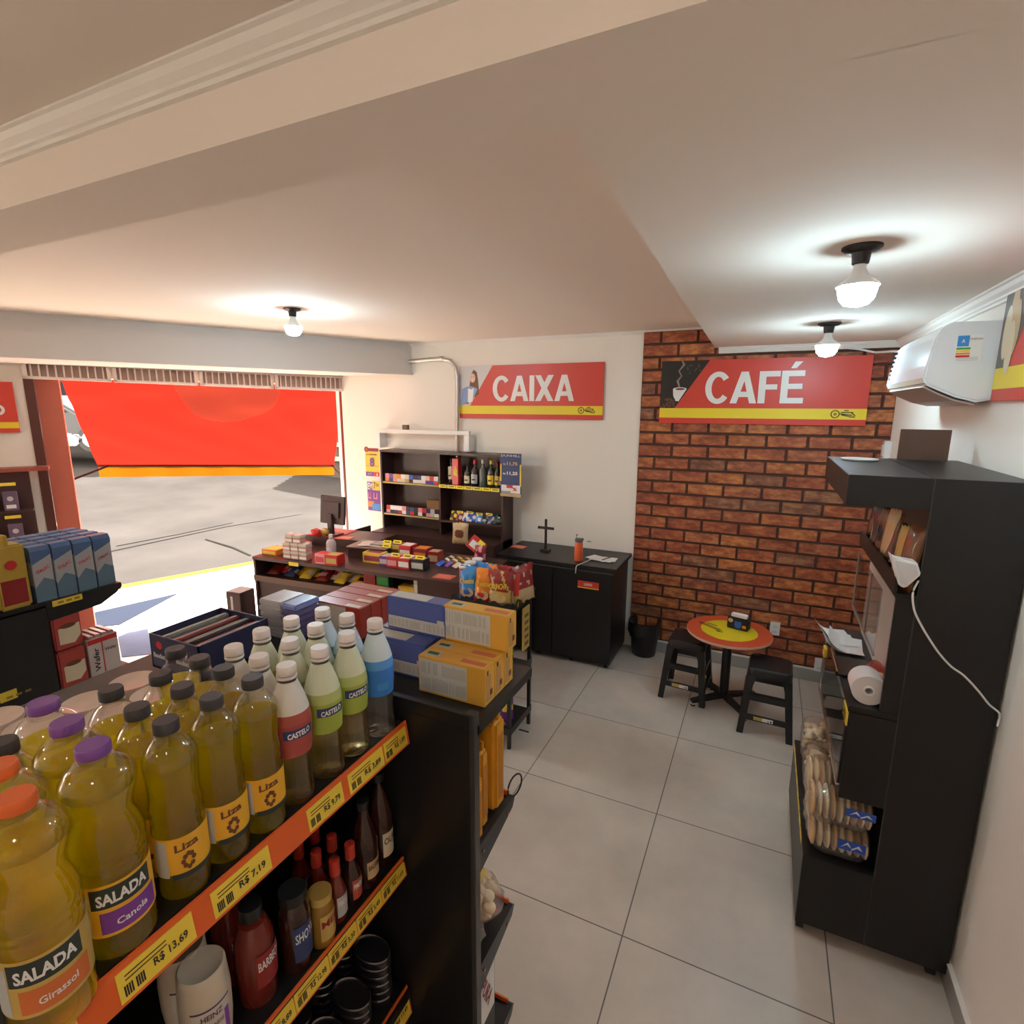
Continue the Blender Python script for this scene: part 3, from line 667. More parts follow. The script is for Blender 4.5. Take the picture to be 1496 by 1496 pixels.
p = on(1132, 918, 1, YB-.023); outlet(p, 'white double wall socket on the bricks right of the round table', 2)
p = on(1197, 975, 1, YB-.03); outlet((p.x, YB-.023, p.z+.02), 'white socket on the bricks just above the skirting', 1)
p = on(1293, 658, 0, XR-.03); bx = empty('junction_box', (XR, p.y, p.z-.07), 0, 'small white box on the right wall behind the bakery unit', 'box')
MB().box(-.045, 0, -.05, .05, 0, .14).build('case', white, bx, bev=.006); MB().box(-.05, -.045, -.03, .03, .03, .11).build('cover', white, bx, bev=.002)
p = on(905, 792, 1, YB); cl = empty('cable_hook', (on(861, 791, 1, YB)[0], YB, on(861, 791, 1, YB)[2]), 0, 'tiny dark hook on the white wall above the waste counter', 'hook')
MB().tube([(-.02, -.004, 0), (0, -.012, .004), (.02, -.004, 0)], .003).build('hook', blackp, cl)
# ============================================================ TABLE, STOOLS, BIN
tb_p = on_z(1056, 1026, 0.0)
tb_ = empty('cafe_table', (tb_p.x, tb_p.y, 0), 0, 'round cafe table with a red and yellow top between two black stools', 'table')
TZ = on(1065, 921, 1, tb_p.y)[2]; TX = on(1065, 921, 1, tb_p.y)[0]-tb_p.x
prof = [(0, TZ-.018), (.296, TZ-.018), (.298, TZ-.004), (.296, TZ), (.197, TZ), (.1965, TZ), (0, TZ)]
MB().lathe(prof, 64, [2, 2, 2, 0, 1, 1], Matrix.Translation((TX, 0, 0))).build('tabletop', [mat('table_red', (.62, .09, .035), .3), mat('table_yellow', (.75, .60, .02), .3), mat('table_edge', (.65, .42, .33), .4)], tb_, ang=20)
mb = MB(); L = Matrix.Translation((TX-.06, .0, TZ)) ; ring, seg = motorbike(mb, -.05, 0, .12, 0, L)
for a in ((-.9, .55, -.25, .1), (-.75, .65, -.1, .22), (-.9, .55, -.75, .65), (-.25, .1, .4, -.35), (-.1, .22, .5, -.2), (.2, -.45, .6, -.45), (-.45, .7, .2, .4)): seg(*a, .09)
mb.v = [(v[0], v[1], TZ+.0012) for v in mb.v]; mb.build('table_logo', ink, tb_)
MB().cyl((TX*.2, 0, .05), (TX, 0, TZ-.018), .033, 20).build('column', blacks, tb_)
MB().lathe([(0, TZ-.03), (.11, TZ-.03), (.11, TZ-.018), (0, TZ-.018)], 24, 0, Matrix.Translation((TX, 0, 0))).build('top_plate', blacks, tb_)
for k in range(4):
    a = PI/4+k*PI/2-.12; d = Vector((math.cos(a), math.sin(a), 0)); s = Vector((-d.y, d.x, 0))*.022
    vs = [d*.0+s*1.3+Vector((0, 0, .05)), -s*1.3+Vector((0, 0, .05)), d*.27-s+Vector((0, 0, .035)), d*.27+s+Vector((0, 0, .035)), s*1.3+Vector((0, 0, .085)), -s*1.3+Vector((0, 0, .085)), d*.27-s+Vector((0, 0, .06)), d*.27+s+Vector((0, 0, .06))]
    lg = MB().add(vs, [(0, 1, 2, 3), (7, 6, 5, 4), (0, 4, 5, 1), (1, 5, 6, 2), (2, 6, 7, 3), (3, 7, 4, 0)]).build('leg', blacks, tb_, bev=.004)
    e = d*.255; MB().lathe([(.016, 0), (.018, .01), (.008, .014), (.006, .04)], 14, 0, Matrix.Translation(e)).build('levelling_foot', chrome, lg)
# napkin and menu holder on the table
nh_p = Vector((tb_p.x+TX, tb_p.y, TZ)); pp = on_z(1079, 918, TZ); nh = empty('napkin_holder', (pp.x, pp.y, TZ+.0013), -.25, 'black napkin holder with white napkins on the round table', 'napkin holder')
MB().prism([(-.04, 0), (.04, 0), (.035, .09), (-.035, .09)], 0, -.075, .075).build('case', blackp, nh, bev=.006)
MB().box(-.055, .055, -.022, .022, .02, .112).build('napkins', paper, nh, bev=.002)
mb = MB(); Lh = frame((0, -.041, .045), (1, 0, 0), (0, .06, 1)); mb.box(-.02, .028, -.018, .020, 0, .001, 0, Lh); mb.box(.036, .062, -.022, -.002, 0, .001, 1, Lh); mb.box(-.015, .02, -.03, -.02, 0, .001, 0, Lh)
mb.add([(x-.05, z+.02, .0012) for x, z in ell(0, 0, .018, .016, 14)], [tuple(range(14))], 2, False, Lh); mb.build('sticker', [pm('b'), pm('o'), pm('tan')], nh)
# stools
def make_stool(label):
    t = empty('plastic_stool', (0, 0, 0), 0, label, 'stool', 'black plastic stools at the round table')
    H = .475; a = .125; b = .175
    def ring(r, z, rad=.045, n=6):
        o = []
        for cx, cy, a0 in ((r-rad, r-rad, 0), (-r+rad, r-rad, PI/2), (-r+rad, -r+rad, PI), (r-rad, -r+rad, 3*PI/2)):
            for k in range(n+1): q = a0+PI/2*k/n; o.append((cx+rad*math.cos(q), cy+rad*math.sin(q), z))
        return o
    rs = [ring(a+.012, H-.06), ring(a+.012, H-.012), ring(a+.002, H), ring(a-.03, H-.002), ring(.04, H-.005, .02)]
    vs = sum(rs, []); n = len(rs[0]); fs = []
    for i in range(len(rs)-1):
        for k in range(n): fs.append((i*n+k, i*n+(k+1) % n, (i+1)*n+(k+1) % n, (i+1)*n+k))
    fs.append(tuple(range((len(rs)-1)*n, len(rs)*n)))
    mb = MB(); mb.add(vs, fs, 0, True); ri = ring(a+.006, H-.06); ri2 = ring(a-.005, H-.012)
    mb.add([(v[0], v[1], v[2]) for v in ri]+ri2, [(k, k+n, (k+1) % n+n, (k+1) % n) for k in range(n)]+[tuple(reversed(range(n, 2*n)))], 0, True)
    mb.build('seat', blackp, t, ang=50)
    for sx in (-1, 1):
        for sy in (-1, 1):
            mb = MB()
            def sec(r, z, w, th=.011):  # L section at corner
                return [(sx*r, sy*r, z), (sx*(r-w), sy*r, z), (sx*(r-w), sy*(r-th), z), (sx*(r-th), sy*(r-th), z), (sx*(r-th), sy*(r-w), z), (sx*r, sy*(r-w), z)]
            A = sec(b, 0, .042); B = sec(a+.012, H-.05, .062); C = sec(b-(b-a-.012)*.82, (H-.05)*.82, .047)
            vs = A+C+B; fs = [(0, 1, 2, 3, 4, 5), (12, 13, 14, 15, 16, 17)]
            for i in (0, 6): fs += [(i+k, i+(k+1) % 6, i+6+(k+1) % 6, i+6+k) for k in range(6)]
            mb.add(vs, fs); mb.build('leg', blackp, t, bev=.003)
    for z in (.13, .27):
        r = b+(a+.012-b)*z/(H-.05)
        for s in (-1, 1):
            m_ = MB().box(-r+.03, r-.03, s*r-.006-.003*s, s*r+.002-.003*s, z-.022, z+.022).build('crossbar', blackp, t, bev=.002)
            if z < .2 and s < 0:
                e = MB(); e.box(-.075, -.02, -r-.0052, -r-.0040, z-.012, z+.013, 0); e.box(-.02, .045, -r-.0052, -r-.0040, z-.012, z+.013, 1)
                e.box(.012, .02, -r-.0058, -r-.0052, z-.008, z+.0, 2); e.box(.028, .038, -r-.0058, -r-.0052, z-.008, z+.004, 2)
                e.build('barcode_label', [pm('go'), white, ink], m_)
            if z > .2 or 1: MB().box(s*r-.006-.003*s, s*r+.002-.003*s, -r+.03, r-.03, z-.022, z+.022).build('crossbar', blackp, t, bev=.002)
    return t
st = make_stool('black plastic stool on the left of the round table')
def place_stool(o, fl, fr_):
    a, b = on_z(*fl, 0), on_z(*fr_, 0); d = (b-a); d.z = 0; ang = math.atan2(d.y, d.x); s = Vector((-d.y, d.x, 0)).normalized()
    c = (a+b)/2+s*.175; o.location = (c.x, c.y, 0); o.rotation_euler = (0, 0, ang); return c
place_stool(st, (968, 1020), (1021, 1034))
st2 = copy_tree(st, label='black plastic stool on the right of the round table'); place_stool(st2, (1086, 1072), (1146, 1087))
# bin
p = on_z(936, 962, 0); b = empty('waste_bin', (p.x, p.y+.12, 0), 0, 'black waste bin on the floor beside the waste counter', 'bin')
MB().lathe([(.10, 0), (.105, .01), (.135, .30), (.140, .30), (.140, .315), (.128, .315), (.098, .015), (0, .015)], 28, cap=False).build('bucket', blackp, b)
MB().lathe([(.142, .20), (.150, .22), (.146, .32), (.134, .322)], 24, 0, ripple=.008, rn=9, cap=False).build('bin_liner', mat('liner_black', (.018, .018, .02), .25), b)
# ============================================================ WASTE COUNTER
lc = empty('waste_counter', (-2.13, 4.2, 0), 0, 'low black laminate counter under the CAIXA sign with a LIXO plate', 'counter')
MB().box(.02, 1.07, .02, .545, .045, .87).build('carcass', black, lc, bev=.002)
MB().box(0, 1.10, -.015, .55, .875, .905).build('worktop', black, lc, bev=.002)
MB().box(0.02, .54, .0, .018, .05, .845).build('door', black, lc, bev=.0015)
MB().box(.545, 1.07, .0, .018, .05, .845).build('door', black, lc, bev=.0015)
MB().box(0.02, 1.07, -.008, .02, .850, .868).build('finger_rail', graphite, lc)
for x in (.40, .72, 1.03): 
    w = MB().cyl((x-.012, .05, .024), (x+.012, .05, .024), .024, 16).build('caster', blackp, lc); MB().cyl((x-.014, .05, .024), (x+.014, .05, .024), .010, 12).build('hub', white, w)
q = MB(); Lp = frame((.865, -.002, .735), *NY); q.box(-.092, .092, -.032, .032, 0, .003, 0, Lp); q.box(-.092, .092, -.030, -.022, .003, .0036, 1, Lp)
lp = q.build('lixo_plate', [red, yel], lc); q = MB(); put_text(q, 'LIXO', .072, .022, Lp @ Matrix.Translation((0, .006, .004)), 0, .03); q.build('lettering', white, lp)
# crucifix
p = on_z(797, 805, .905); cx = empty('crucifix', (p.x, p.y, .906), 0, 'dark wooden crucifix standing on the waste counter', 'crucifix')
wd = mat('dark_wood', (.035, .02, .012), .5, noise=.3, nscale=20)
mb = MB(); mb.box(-.011, .011, -.007, .007, .015, .30); mb.build('upright', wd, cx, bev=.002)
MB().box(-.078, .078, -.0075, .0075, .205, .228).build('crossbar', wd, cx, bev=.002)
MB().box(-.045, .045, -.03, .03, 0, .016).build('base', wd, cx, bev=.003)
fg = MB(); fg.tube([(0, -.012, .23), (0, -.015, .20), (0, -.013, .15), (.002, -.011, .11)], .005, 8); fg.tube([(-.055, -.010, .222), (-.02, -.012, .21), (0, -.013, .206), (.02, -.012, .21), (.055, -.010, .222)], .0025, 6)
fg.lathe([(0, .226), (.006, .230), (.007, .238), (0, .246)], 10, 0, Matrix.Translation((0, -.013, 0))); fg.build('figure', mat('bronze', (.12, .08, .05), .4, metal=.6), cx)
# orange sports bottle
p = on_z(845, 819, .905); sb = empty('sports_bottle', (p.x, p.y, .906), 0, 'orange drinking bottle with a grey lid on the waste counter', 'bottle')
MB().lathe([(0, 0), (.033, 0), (.036, .01), (.036, .155), (.032, .165), (.032, .168)], 24).build('body', mat('bottle_orange', (.75, .13, .04), .35), sb)
MB().lathe([(.034, .166), (.035, .172), (.035, .19), (.030, .195), (0, .195)], 24).build('lid', mat('lid_grey', (.12, .12, .125), .4), sb)
MB().tube([(-.022, 0, .195), (-.022, 0, .222), (-.014, 0, .23)], .006).build('spout', MATS['lid_grey'], sb)
MB().tube([(.01, 0, .192), (.035, 0, .20), (.042, 0, .185)], .005).build('handle', MATS['lid_grey'], sb)
# paper pad with pen, flyer
p = on_z(880, 817, .905); pd = empty('paper_pad', (p.x, p.y, .906), -.2, 'loose white papers with a pen on the waste counter', 'papers')
mb = MB()
for k, (dx, dy, a) in enumerate(((0, 0, 0), (.02, .01, .25), (-.03, -.01, -.2), (.01, -.02, .1))): mb.box(-.10, .10, -.065, .065, .002*k, .002*k+.0015, 0, Matrix.Translation((dx, dy, 0)) @ rz(a))
mb.build('sheets', paper, pd)
MB().cyl((.03, -.06, .013), (.05, .06, .013), .004, 8).build('pen', blackp, pd)
MB().tube([(-.06, -.05, .009), (-.065, -.15, .006), (-.07, -.318, .006), (-.072, -.33, -.004), (-.074, -.334, -.06)], .003).build('string', paper, pd)
def flyer(px, py, z, label, a=0, w=.14, h=.10):
    p = on_z(px, py, z); f = empty('flyer', (p.x, p.y, z+.001), a, label, 'leaflet')
    MB().box(-w/2, w/2, -h/2, h/2, 0, .002).build('sheet', mat('flyer_red', (.62, .10, .06), .4), f)
    m = MB()
    for k in range(4): m.box(-w*.4, w*(.38-.08*(k % 2)), h*(.28-.17*k), h*(.34-.17*k), .0021, .0024)
    m.build('print_lines', mat('flyer_print', (.85, .45, .35), .5), f); return f
flyer(758, 799, .905, 'red leaflet lying at the left end of the waste counter', -.1)
# ============================================================ BAKERY CABINET (right)
Y0 = 2.255
bc = empty('bakery_cabinet', (.81, Y0, 0), 0, 'tall black laminate bakery unit on casters against the right wall', 'cabinet')
def bl(mb, x0, x1, y0, y1, z0, z1, mi=0): return mb.box(x0-.81, x1-.81, y0, y1, z0, z1, mi)
bl(MB(), .527, .80, 0, .865, .06, 1.97).build('tall_body', black, bc, bev=.002)
bl(MB(), .275, .525, 0, .845, 1.86, 1.97).build('hood', black, bc, bev=.002)
mb = MB(); bl(mb, .462, .5255, .0, .84, 1.535, 1.552); bl(mb, .455, .465, 0, .84, 1.545, 1.61); mb.build('snack_tray', black, bc, bev=.001)
bl(MB(), .466, .5255, 0, .018, 1.087, 1.535).build('side_panel', black, bc, bev=.001)
bl(MB(), .512, .5255, .02, .84, 1.087, 1.53).build('back_lining', mat('lining_white', (.62, .55, .50), .6), bc)
bl(MB(), .367, .5255, 0, .845, 1.062, 1.086).build('counter_board', black, bc, bev=.001)
bl(MB(), .372, .5255, 0, .018, .69, 1.06).build('side_panel', black, bc, bev=.001)
bl(MB(), .372, .5255, .02, .84, .69, .71).build('showcase_floor', black, bc)
bl(MB(), .278, .5255, 0, .88, .06, .385).build('base', black, bc, bev=.002)
mb = MB()
for k in range(8): bl(mb, .2762, .2778, .10+k*.095, .175+k*.095, .355, .383)
mb.build('price_strip', tagy, bc)
mb = MB(); bl(mb, .524, .5275, -.0012, 0, .06, 1.97); mb.build('panel_seam', graphite, bc)
for (x, y) in ((.30, .05), (.30, .83), (.76, .05), (.76, .83)):
    w = MB().cyl((x-.81-.014, y, .028), (x-.81+.014, y, .028), .028, 18).build('caster', blackp, bc)
    MB().cyl((x-.81-.016, y, .028), (x-.81+.016, y, .028), .010, 12).build('hub', steel, w)
# glass front of the showcase
glass = clear_film('clear_glass', (.93, .95, .94), .08, .03)
mb = MB(); bl(mb, .358, .362, .0, .80, .765, 1.055); g = mb.build('glass_front', glass, bc)
mb = MB(); bl(mb, .354, .366, -.02, .80, .755, .765); bl(mb, .354, .366, .795, .807, .755, .95); mb.tube([(.36-.81, .80, .95), (.367-.81, .80, 1.06)], .006); mb.build('glass_rim', steel, g)
mb = MB(); bl(mb, .352, .368, .74, .80, .955, 1.0); mb.build('price_tag', tagy, bc)
mb = MB(); bl(mb, .364, .370, .002, .10, 1.00, 1.06); mb.build('price_tag', tagy, bc)
mb = MB(); bl(mb, .438, .442, .10, .69, 1.27, 1.53); gc = mb.build('glass_case', glass, bc)
mb = MB(); bl(mb, .436, .444, .10, .69, 1.262, 1.27); bl(mb, .436, .444, .685, .693, 1.262, 1.53); bl(mb, .436, .444, .33, .338, 1.262, 1.53); mb.build('case_rim', mat('rim_mauve', (.32, .26, .25), .3), gc)
# things on and in it
p = MB(); p.lathe([(0, 0), (.065, 0), (.075, .008), (.073, .010), (.0, .004)], 28)
tag(p.build('saucer', white, loc=(.385, 2.90, 1.971)), 'flat white saucer on top of the bakery unit', 'plate')
bd = empty('wooden_board', (.648, 3.05, 1.971), 0, 'brown square board standing on the far end of the bakery unit', 'board')
MB().box(-.095, .095, -.006, .006, 0, .14).build('panel', mat('board_brown', (.14, .075, .05), .5, noise=.3, nscale=9), bd, bev=.001)
MB().box(-.05, .05, .006, .03, 0, .01).build('foot', MATS['board_brown'], bd)
rt = empty('router', (.455, Y0-.02, 1.585), 0, 'white plastic box hanging at the edge of the snack tray', 'router')
mb = MB(); mb.prism([(-.030, .115), (-.014, .100), (.052, .092), (.068, .05), (.030, -.005), (.010, .0)], 1, 0, .05); mb.build('case', white, rt, bev=.004)
MB().prism([(-.012, .092), (.048, .084), (.058, .05), (.028, .010), (.014, .012)], 1, -.003, .001).build('lid', mat('router_lid', (.62, .58, .56), .4), rt)
pts = [on(x, y, 1, Y0-.012) for x, y in ((1342, 848), (1334, 862), (1333, 876), (1336, 895), (1352, 925), (1371, 954), (1390, 975), (1408, 986), (1430, 1010), (1445, 1030), (1462, 1042), (1474, 1055))]
pts[-1] = Vector((XR-.012, Y0-.02, pts[-1].z-.02)); pts[-2].y = Y0-.014
sm_ = []
for i in range(len(pts)-1):
    for k in range(4): sm_.append(pts[i].lerp(pts[i+1], k/4))
sm_.append(pts[-1])
for _ in range(2): sm_ = [sm_[0]]+[(sm_[i-1]+sm_[i]*2+sm_[i+1])/4 for i in range(1, len(sm_)-1)]+[sm_[-1]]
tag(MB().tube(sm_, .0035).build('power_cable', white), 'thin white cable hanging down the black side of the bakery unit', 'cable')
# paper roll, papers, bag
rl = empty('paper_roll', (.430, Y0+.035, 1.087+.058), 0, 'white paper roll lying on the bakery counter', 'paper roll')
mb = MB(); n = 32; R_, r_, L_ = .058, .016, .10
M_ = Matrix.Rotation(-PI/2, 4, 'X')
mb.lathe([(r_, 0), (R_, 0), (R_, L_), (r_, L_), (r_, 0)], n, 0, M_, cap=False); mb.build('paper', mat('roll_paper', (.70, .62, .58), .8), rl)
mb = MB(); mb.lathe([(.013, -.004), (.019, -.004), (.019, L_), (.013, L_), (.013, -.004)], 20, 0, M_, cap=False); mb.build('core', white, rl)
pw = empty('paper_sheets', (.40, 2.86, 1.088), 0, 'pile of white papers overhanging the bakery counter edge', 'papers')
mb = MB()
for k, (dx, dy, a, w) in enumerate(((0, 0, .05, .08), (-.01, .03, .12, .075), (.015, -.01, -.1, .07), (-.02, .06, .2, .07))):
    vs = []; z = .003+.004*k
    for i in range(7):
        u = -w+2*w*i/6; zz = z+.012*max(0, -u/w)**2*4
        for v in (-.10, .10): vs += [(u, v, zz), (u, v, zz+.0015)]
    fs = []
    for i in range(6):
        o = 4*i; fs += [(o, o+2, o+6, o+4), (o+1, o+5, o+7, o+3), (o, o+4, o+5, o+1), (o+2, o+3, o+7, o+6)]
    fs += [(0, 1, 3, 2), (24, 26, 27, 25)]
    mb.add(vs, fs, 0, False, Matrix.Translation((dx, dy, 0)) @ rz(a))
mb.build('sheets', paper, pw)
tr = empty('serving_tray', (.41, 2.60, 1.088), 0, 'shallow dark metal tray on the bakery counter under the papers', 'tray')
mb = MB(); mb.box(-.06, .075, -.10, .10, 0, .01); mb.box(-.065, -.058, -.10, .10, 0, .022); mb.build('pan', mat('tray_dark', (.06, .055, .05), .25, metal=.7), tr, bev=.002)
MB().tube([(-.062, -.10, .022), (-.062, .10, .022)], .003).build('rim', chrome, tr)
bb = empty('bread_bag', (.475, 2.42, 1.088), 0, 'red-printed clear bag of bread on the bakery counter behind the paper roll', 'bread bag')
redfilm = clear_film('red_film', (.95, .45, .38), .15, .15, .35, (.65, .05, .03))
def lump(mb, c, r, sx, sy, sz, seed=0, mi=0, amp=.08):
    q = random.Random(seed); ph = [q.uniform(0, 6) for _ in range(4)]; n, m = 14, 9; vs = []; fs = []
    for j in range(m+1):
        t = PI*j/m
        for i in range(n):
            a = 2*PI*i/n; d = Vector((math.sin(t)*math.cos(a), math.sin(t)*math.sin(a), math.cos(t)))
            k = r*(1+amp*math.sin(4*d.x+ph[0]+3*d.z)*math.cos(3*d.y+ph[1])+amp*.6*math.sin(9*d.x+ph[2])*math.sin(8*d.z+ph[3]))
            vs.append((c[0]+d.x*k*sx, c[1]+d.y*k*sy, c[2]+d.z*k*sz))
    for j in range(m):
        for i in range(n): fs.append((j*n+i, j*n+(i+1) % n, (j+1)*n+(i+1) % n, (j+1)*n+i))
    return mb.add(vs, fs, mi, True)
bun = mat('bread_crust', (.62, .40, .20), .7, noise=.2, nscale=25, bump=.2, bscale=60)
bunl = mat('bread_pale', (.78, .62, .40), .7, noise=.15, nscale=20, bump=.2, bscale=60)
lump(MB(), (0, -.02, .045), .045, .75, 1.2, 1, 3).build('bread_roll', bun, bb)
lump(MB(), (0, .06, .045), .045, .75, 1.1, 1, 5).build('bread_roll', bun, bb)
lump(MB(), (0, .02, .052), .055, .8, 1.9, .95, 7, amp=.14).build('film', redfilm, bb)
# bags of bread on the lower deck
film = clear_film('clear_film', (.97, .95, .92), .07, .12, .04)
blab = pm('b')
def bread_bag(loc, w, l, h, nb, label, lab_at, seed, kind='bun'):
    """nb long buns side by side across w, upright ends toward the viewer"""
    t = empty('bread_bag', loc, 0, label, 'bread bag', 'bags of bread on the lower deck')
    q = random.Random(seed)
    if kind == 'bun':
        for k in range(nb):
            for r in range(2):
                bwid = w/nb; x = -w/2+bwid*(k+.5); y = -l/2+l/4+r*l/2
                lump(MB(), (x, y, h/2), .5, bwid*1.06, l/2*.98, h*.97, seed*20+k*2+r, amp=.03).build('bun', bunl if (k+r) % 3 else bun, t)
    else:
        mbk = MB()
        for k in range(70): 
            lump(mbk, (q.uniform(-w/2+.02, w/2-.02), q.uniform(-l/2+.02, l/2-.02), q.uniform(.02, h-.02)), .018, 1, 1.2, .7, k)
        mbk.build('crisps', bunl, t)
    mb = MB(); n = 28; m = 14; vs = []
    for j in range(m+1):
        v = -1+2*j/m; e = (1-abs(v)**6)**.35 if abs(v) < 1 else .12
        for i in range(n):
            a = 2*PI*i/n; cx, cz = math.cos(a), math.sin(a); s = (abs(cx)**5+abs(cz)**5)**(-1/5)
            wr = 1+.03*math.sin(7*a+5*v+seed)+.02*math.sin(13*a-9*v)
            vs.append((cx*s*(w/2+.006)*wr*max(.25, e), v*(l/2+.012), h/2+cz*s*(h/2+.005)*wr*max(.12, e)))
    fs = [(j*n+i, j*n+(i+1) % n, (j+1)*n+(i+1) % n, (j+1)*n+i) for j in range(m) for i in range(n)]+[tuple(reversed(range(n))), tuple(range(m*n, (m+1)*n))]
    mb.add(vs, fs, 0, True); f = mb.build('film', film, t)
    for (x0, x1, y, z0, z1, kk) in lab_at:
        MB().box(x0, x1, y-.001, y, z0, z1, 0).build('brand_label', pm(kk), t)
        s = MB(); s.add([(x0+(x1-x0)*a, y-.0022, z0+(z1-z0)*b) for a, b in ((.1, .2), (.35, .9), (.5, .3), (.75, .8), (.9, .3), (.7, .5), (.5, .1), (.32, .6))], [(0, 1, 2, 7), (2, 3, 5, 6), (3, 4, 5)], 0); s.build('label_print', white, t)
    return t
bread_bag((.403, 2.44, .398), .215, .34, .115, 8, 'bottom near bag of long bread rolls with a blue label on the lower deck', [(-.01, .085, -.180, .066, .108, 'b')], 1)
bread_bag((.396, 2.44, .532), .222, .34, .125, 9, 'upper near bag of long bread rolls under the showcase', [(.01, .11, -.180, .085, .118, 'b')], 2)
t = bread_bag((.375, 2.76, .396), .15, .26, .16, 8, 'bag of small puffed snacks with coloured print in the middle of the lower deck', [(-.072, -.04, -.142, .09, .13, 'b'), (-.035, .0, -.142, .04, .08, 'y'), (.01, .05, -.142, .07, .11, 'r')], 3, 'crisp')
bread_bag((.375, 2.99, .396), .15, .18, .19, 8, 'farthest bag of puffed snacks at the end of the lower deck', [], 4, 'crisp')
# pillow packs
def pillow(w, h, t, mats, nx=14, nz=16, seed=0, region=None, crimp=.06, wr=.05):
    """sealed bag standing on z=0, front face toward -Y"""
    q = random.Random(seed); ph = [q.uniform(0, 6) for _ in range(6)]; mb = MB(); vs = []; fs = []; ms = []
    for side in (-1, 1):
        for j in range(nz+1):
            v = j/nz
            for i in range(nx+1):
                u = i/nx; a = max(0, 1-abs(2*u-1)**2.6); b = max(0, min(1, min(v, 1-v)/.22))**.6
                e = t/2*(a**.5)*b*(1+wr*math.sin(9*u+ph[0]+5*v)+wr*math.sin(14*v+ph[1]+3*u)+wr*.7*math.sin(21*u-13*v+ph[2]))
                x = (u-.5)*w*(1-.07*a*0-.06*math.sin(PI*v)); z = v*h
                if v in (0, 1): z += .004*math.sin(8*PI*u+ph[3])
                vs.append((x, side*e, z))
    o = (nx+1)*(nz+1)
    for s_ in (0, 1):
        for j in range(nz):
            for i in range(nx):
                a = s_*o+j*(nx+1)+i; fs.append((a, a+1, a+nx+2, a+nx+1)); ms.append(region((i+.5)/nx, (j+.5)/nz) if region else 0)
    mb.add(vs, fs, ms, True)
    ed = [(0*0+k) for k in range(nx+1)]
    return mb
def snack_bag(name, loc, rot, w, h, t, cols, label, cat, group=None, seed=0, region=None, text=None, tcol='y', parent=None, twh=None, tz=.6):
    e = empty(name, loc, 0, label, cat, group); e.rotation_euler = rot
    pillow(w, h, t, None, seed=seed, region=region).build('bag', [mat('film_'+c, PAL[c], .22, coat=.3) for c in cols], e, ang=60)
    if text:
        mb = MB(); L = frame((0, -t*.47, h*tz), *NY); tw, th = twh or (w*.75, h*.16)
        put_text(mb, text, tw, th, L, 0, .03, .004); mb.v = [(x, y-.0-(.0), z+.12*x) for x, y, z in mb.v]
        mb.build('lettering', pm(tcol), e)
        k = MB(); k.add([(x*w*.36, -t*.47-.001, h*(tz-.33)+z*h*.14) for x, z in ell(0, 0, 1, 1, 14)], [tuple(range(14))], 0); k.build('picture', pm('tan' if cols[0] != 'tan' else 'br'), e)
    return e
# packets stuffed in the snack tray of the bakery unit
kinds = [('br', 'brown'), ('go', 'gold'), ('k', 'black'), ('br', 'brown'), ('tan', 'tan'), ('br', 'brown'), ('k', 'black'), ('go', 'gold'), ('k', 'black')]
spots = ['nearest the white box', 'second from the near end', 'third from the near end', 'fourth from the near end', 'fifth from the near end', 'sixth from the near end', 'seventh from the near end', 'eighth from the near end', 'at the far end']
q = random.Random(5)
for k, (c, nme) in enumerate(kinds):
    c2 = q.choice(['go', 'k', 'br', 'tan'])
    ph_ = q.uniform(0, 6)
    snack_bag('snack_bag', (.487, 2.305+k*.088, 1.553), (q.uniform(-.25, -.05), q.uniform(-.08, .08), -1.0+q.uniform(-.2, .2)), .075, .215+q.uniform(0, .03), .035, [c, c2], nme+' snack packet in the tray under the hood, '+spots[k], 'snack packet', 'packets in the bakery snack tray', seed=k, region=lambda u, v, p=ph_: 1 if math.sin(7*u+p)+math.sin(9*v+p*2) > .9 else 0)
# ============================================================ FOREGROUND GONDOLA
GX = -.713
ga = empty('gondola_shelf', (-1.1, .4, 0), 0, 'long black double-sided shop shelf with orange price strips, topped with oil bottles', 'shelf unit')
def gb(mb, x0, x1, y0, y1, z0, z1, mi=0): return mb.box(x0+1.1, x1+1.1, y0-.4, y1-.4, z0, z1, mi)
gb(MB(), -1.11, -1.08, -.9, .938, .08, 1.44).build('centre_panel', blacks, ga)
gb(MB(), -1.62, -.725, -.9, .9385, 1.44, 1.47).build('top_deck', blacks, ga, bev=.002)
gb(MB(), -1.60, -.75, -.9, .934, 0, .12).build('plinth', blacks, ga)
shz = [1.09, .69, .30]
for k, z in enumerate(shz):
    gb(MB(), -1.08, GX-.02, -.9, .936, z-.03, z).build('shelf', blacks, ga, bev=.001)
    gb(MB(), -1.60, -1.11, -.9, .936, z-.03, z).build('shelf', blacks, ga, bev=.001)
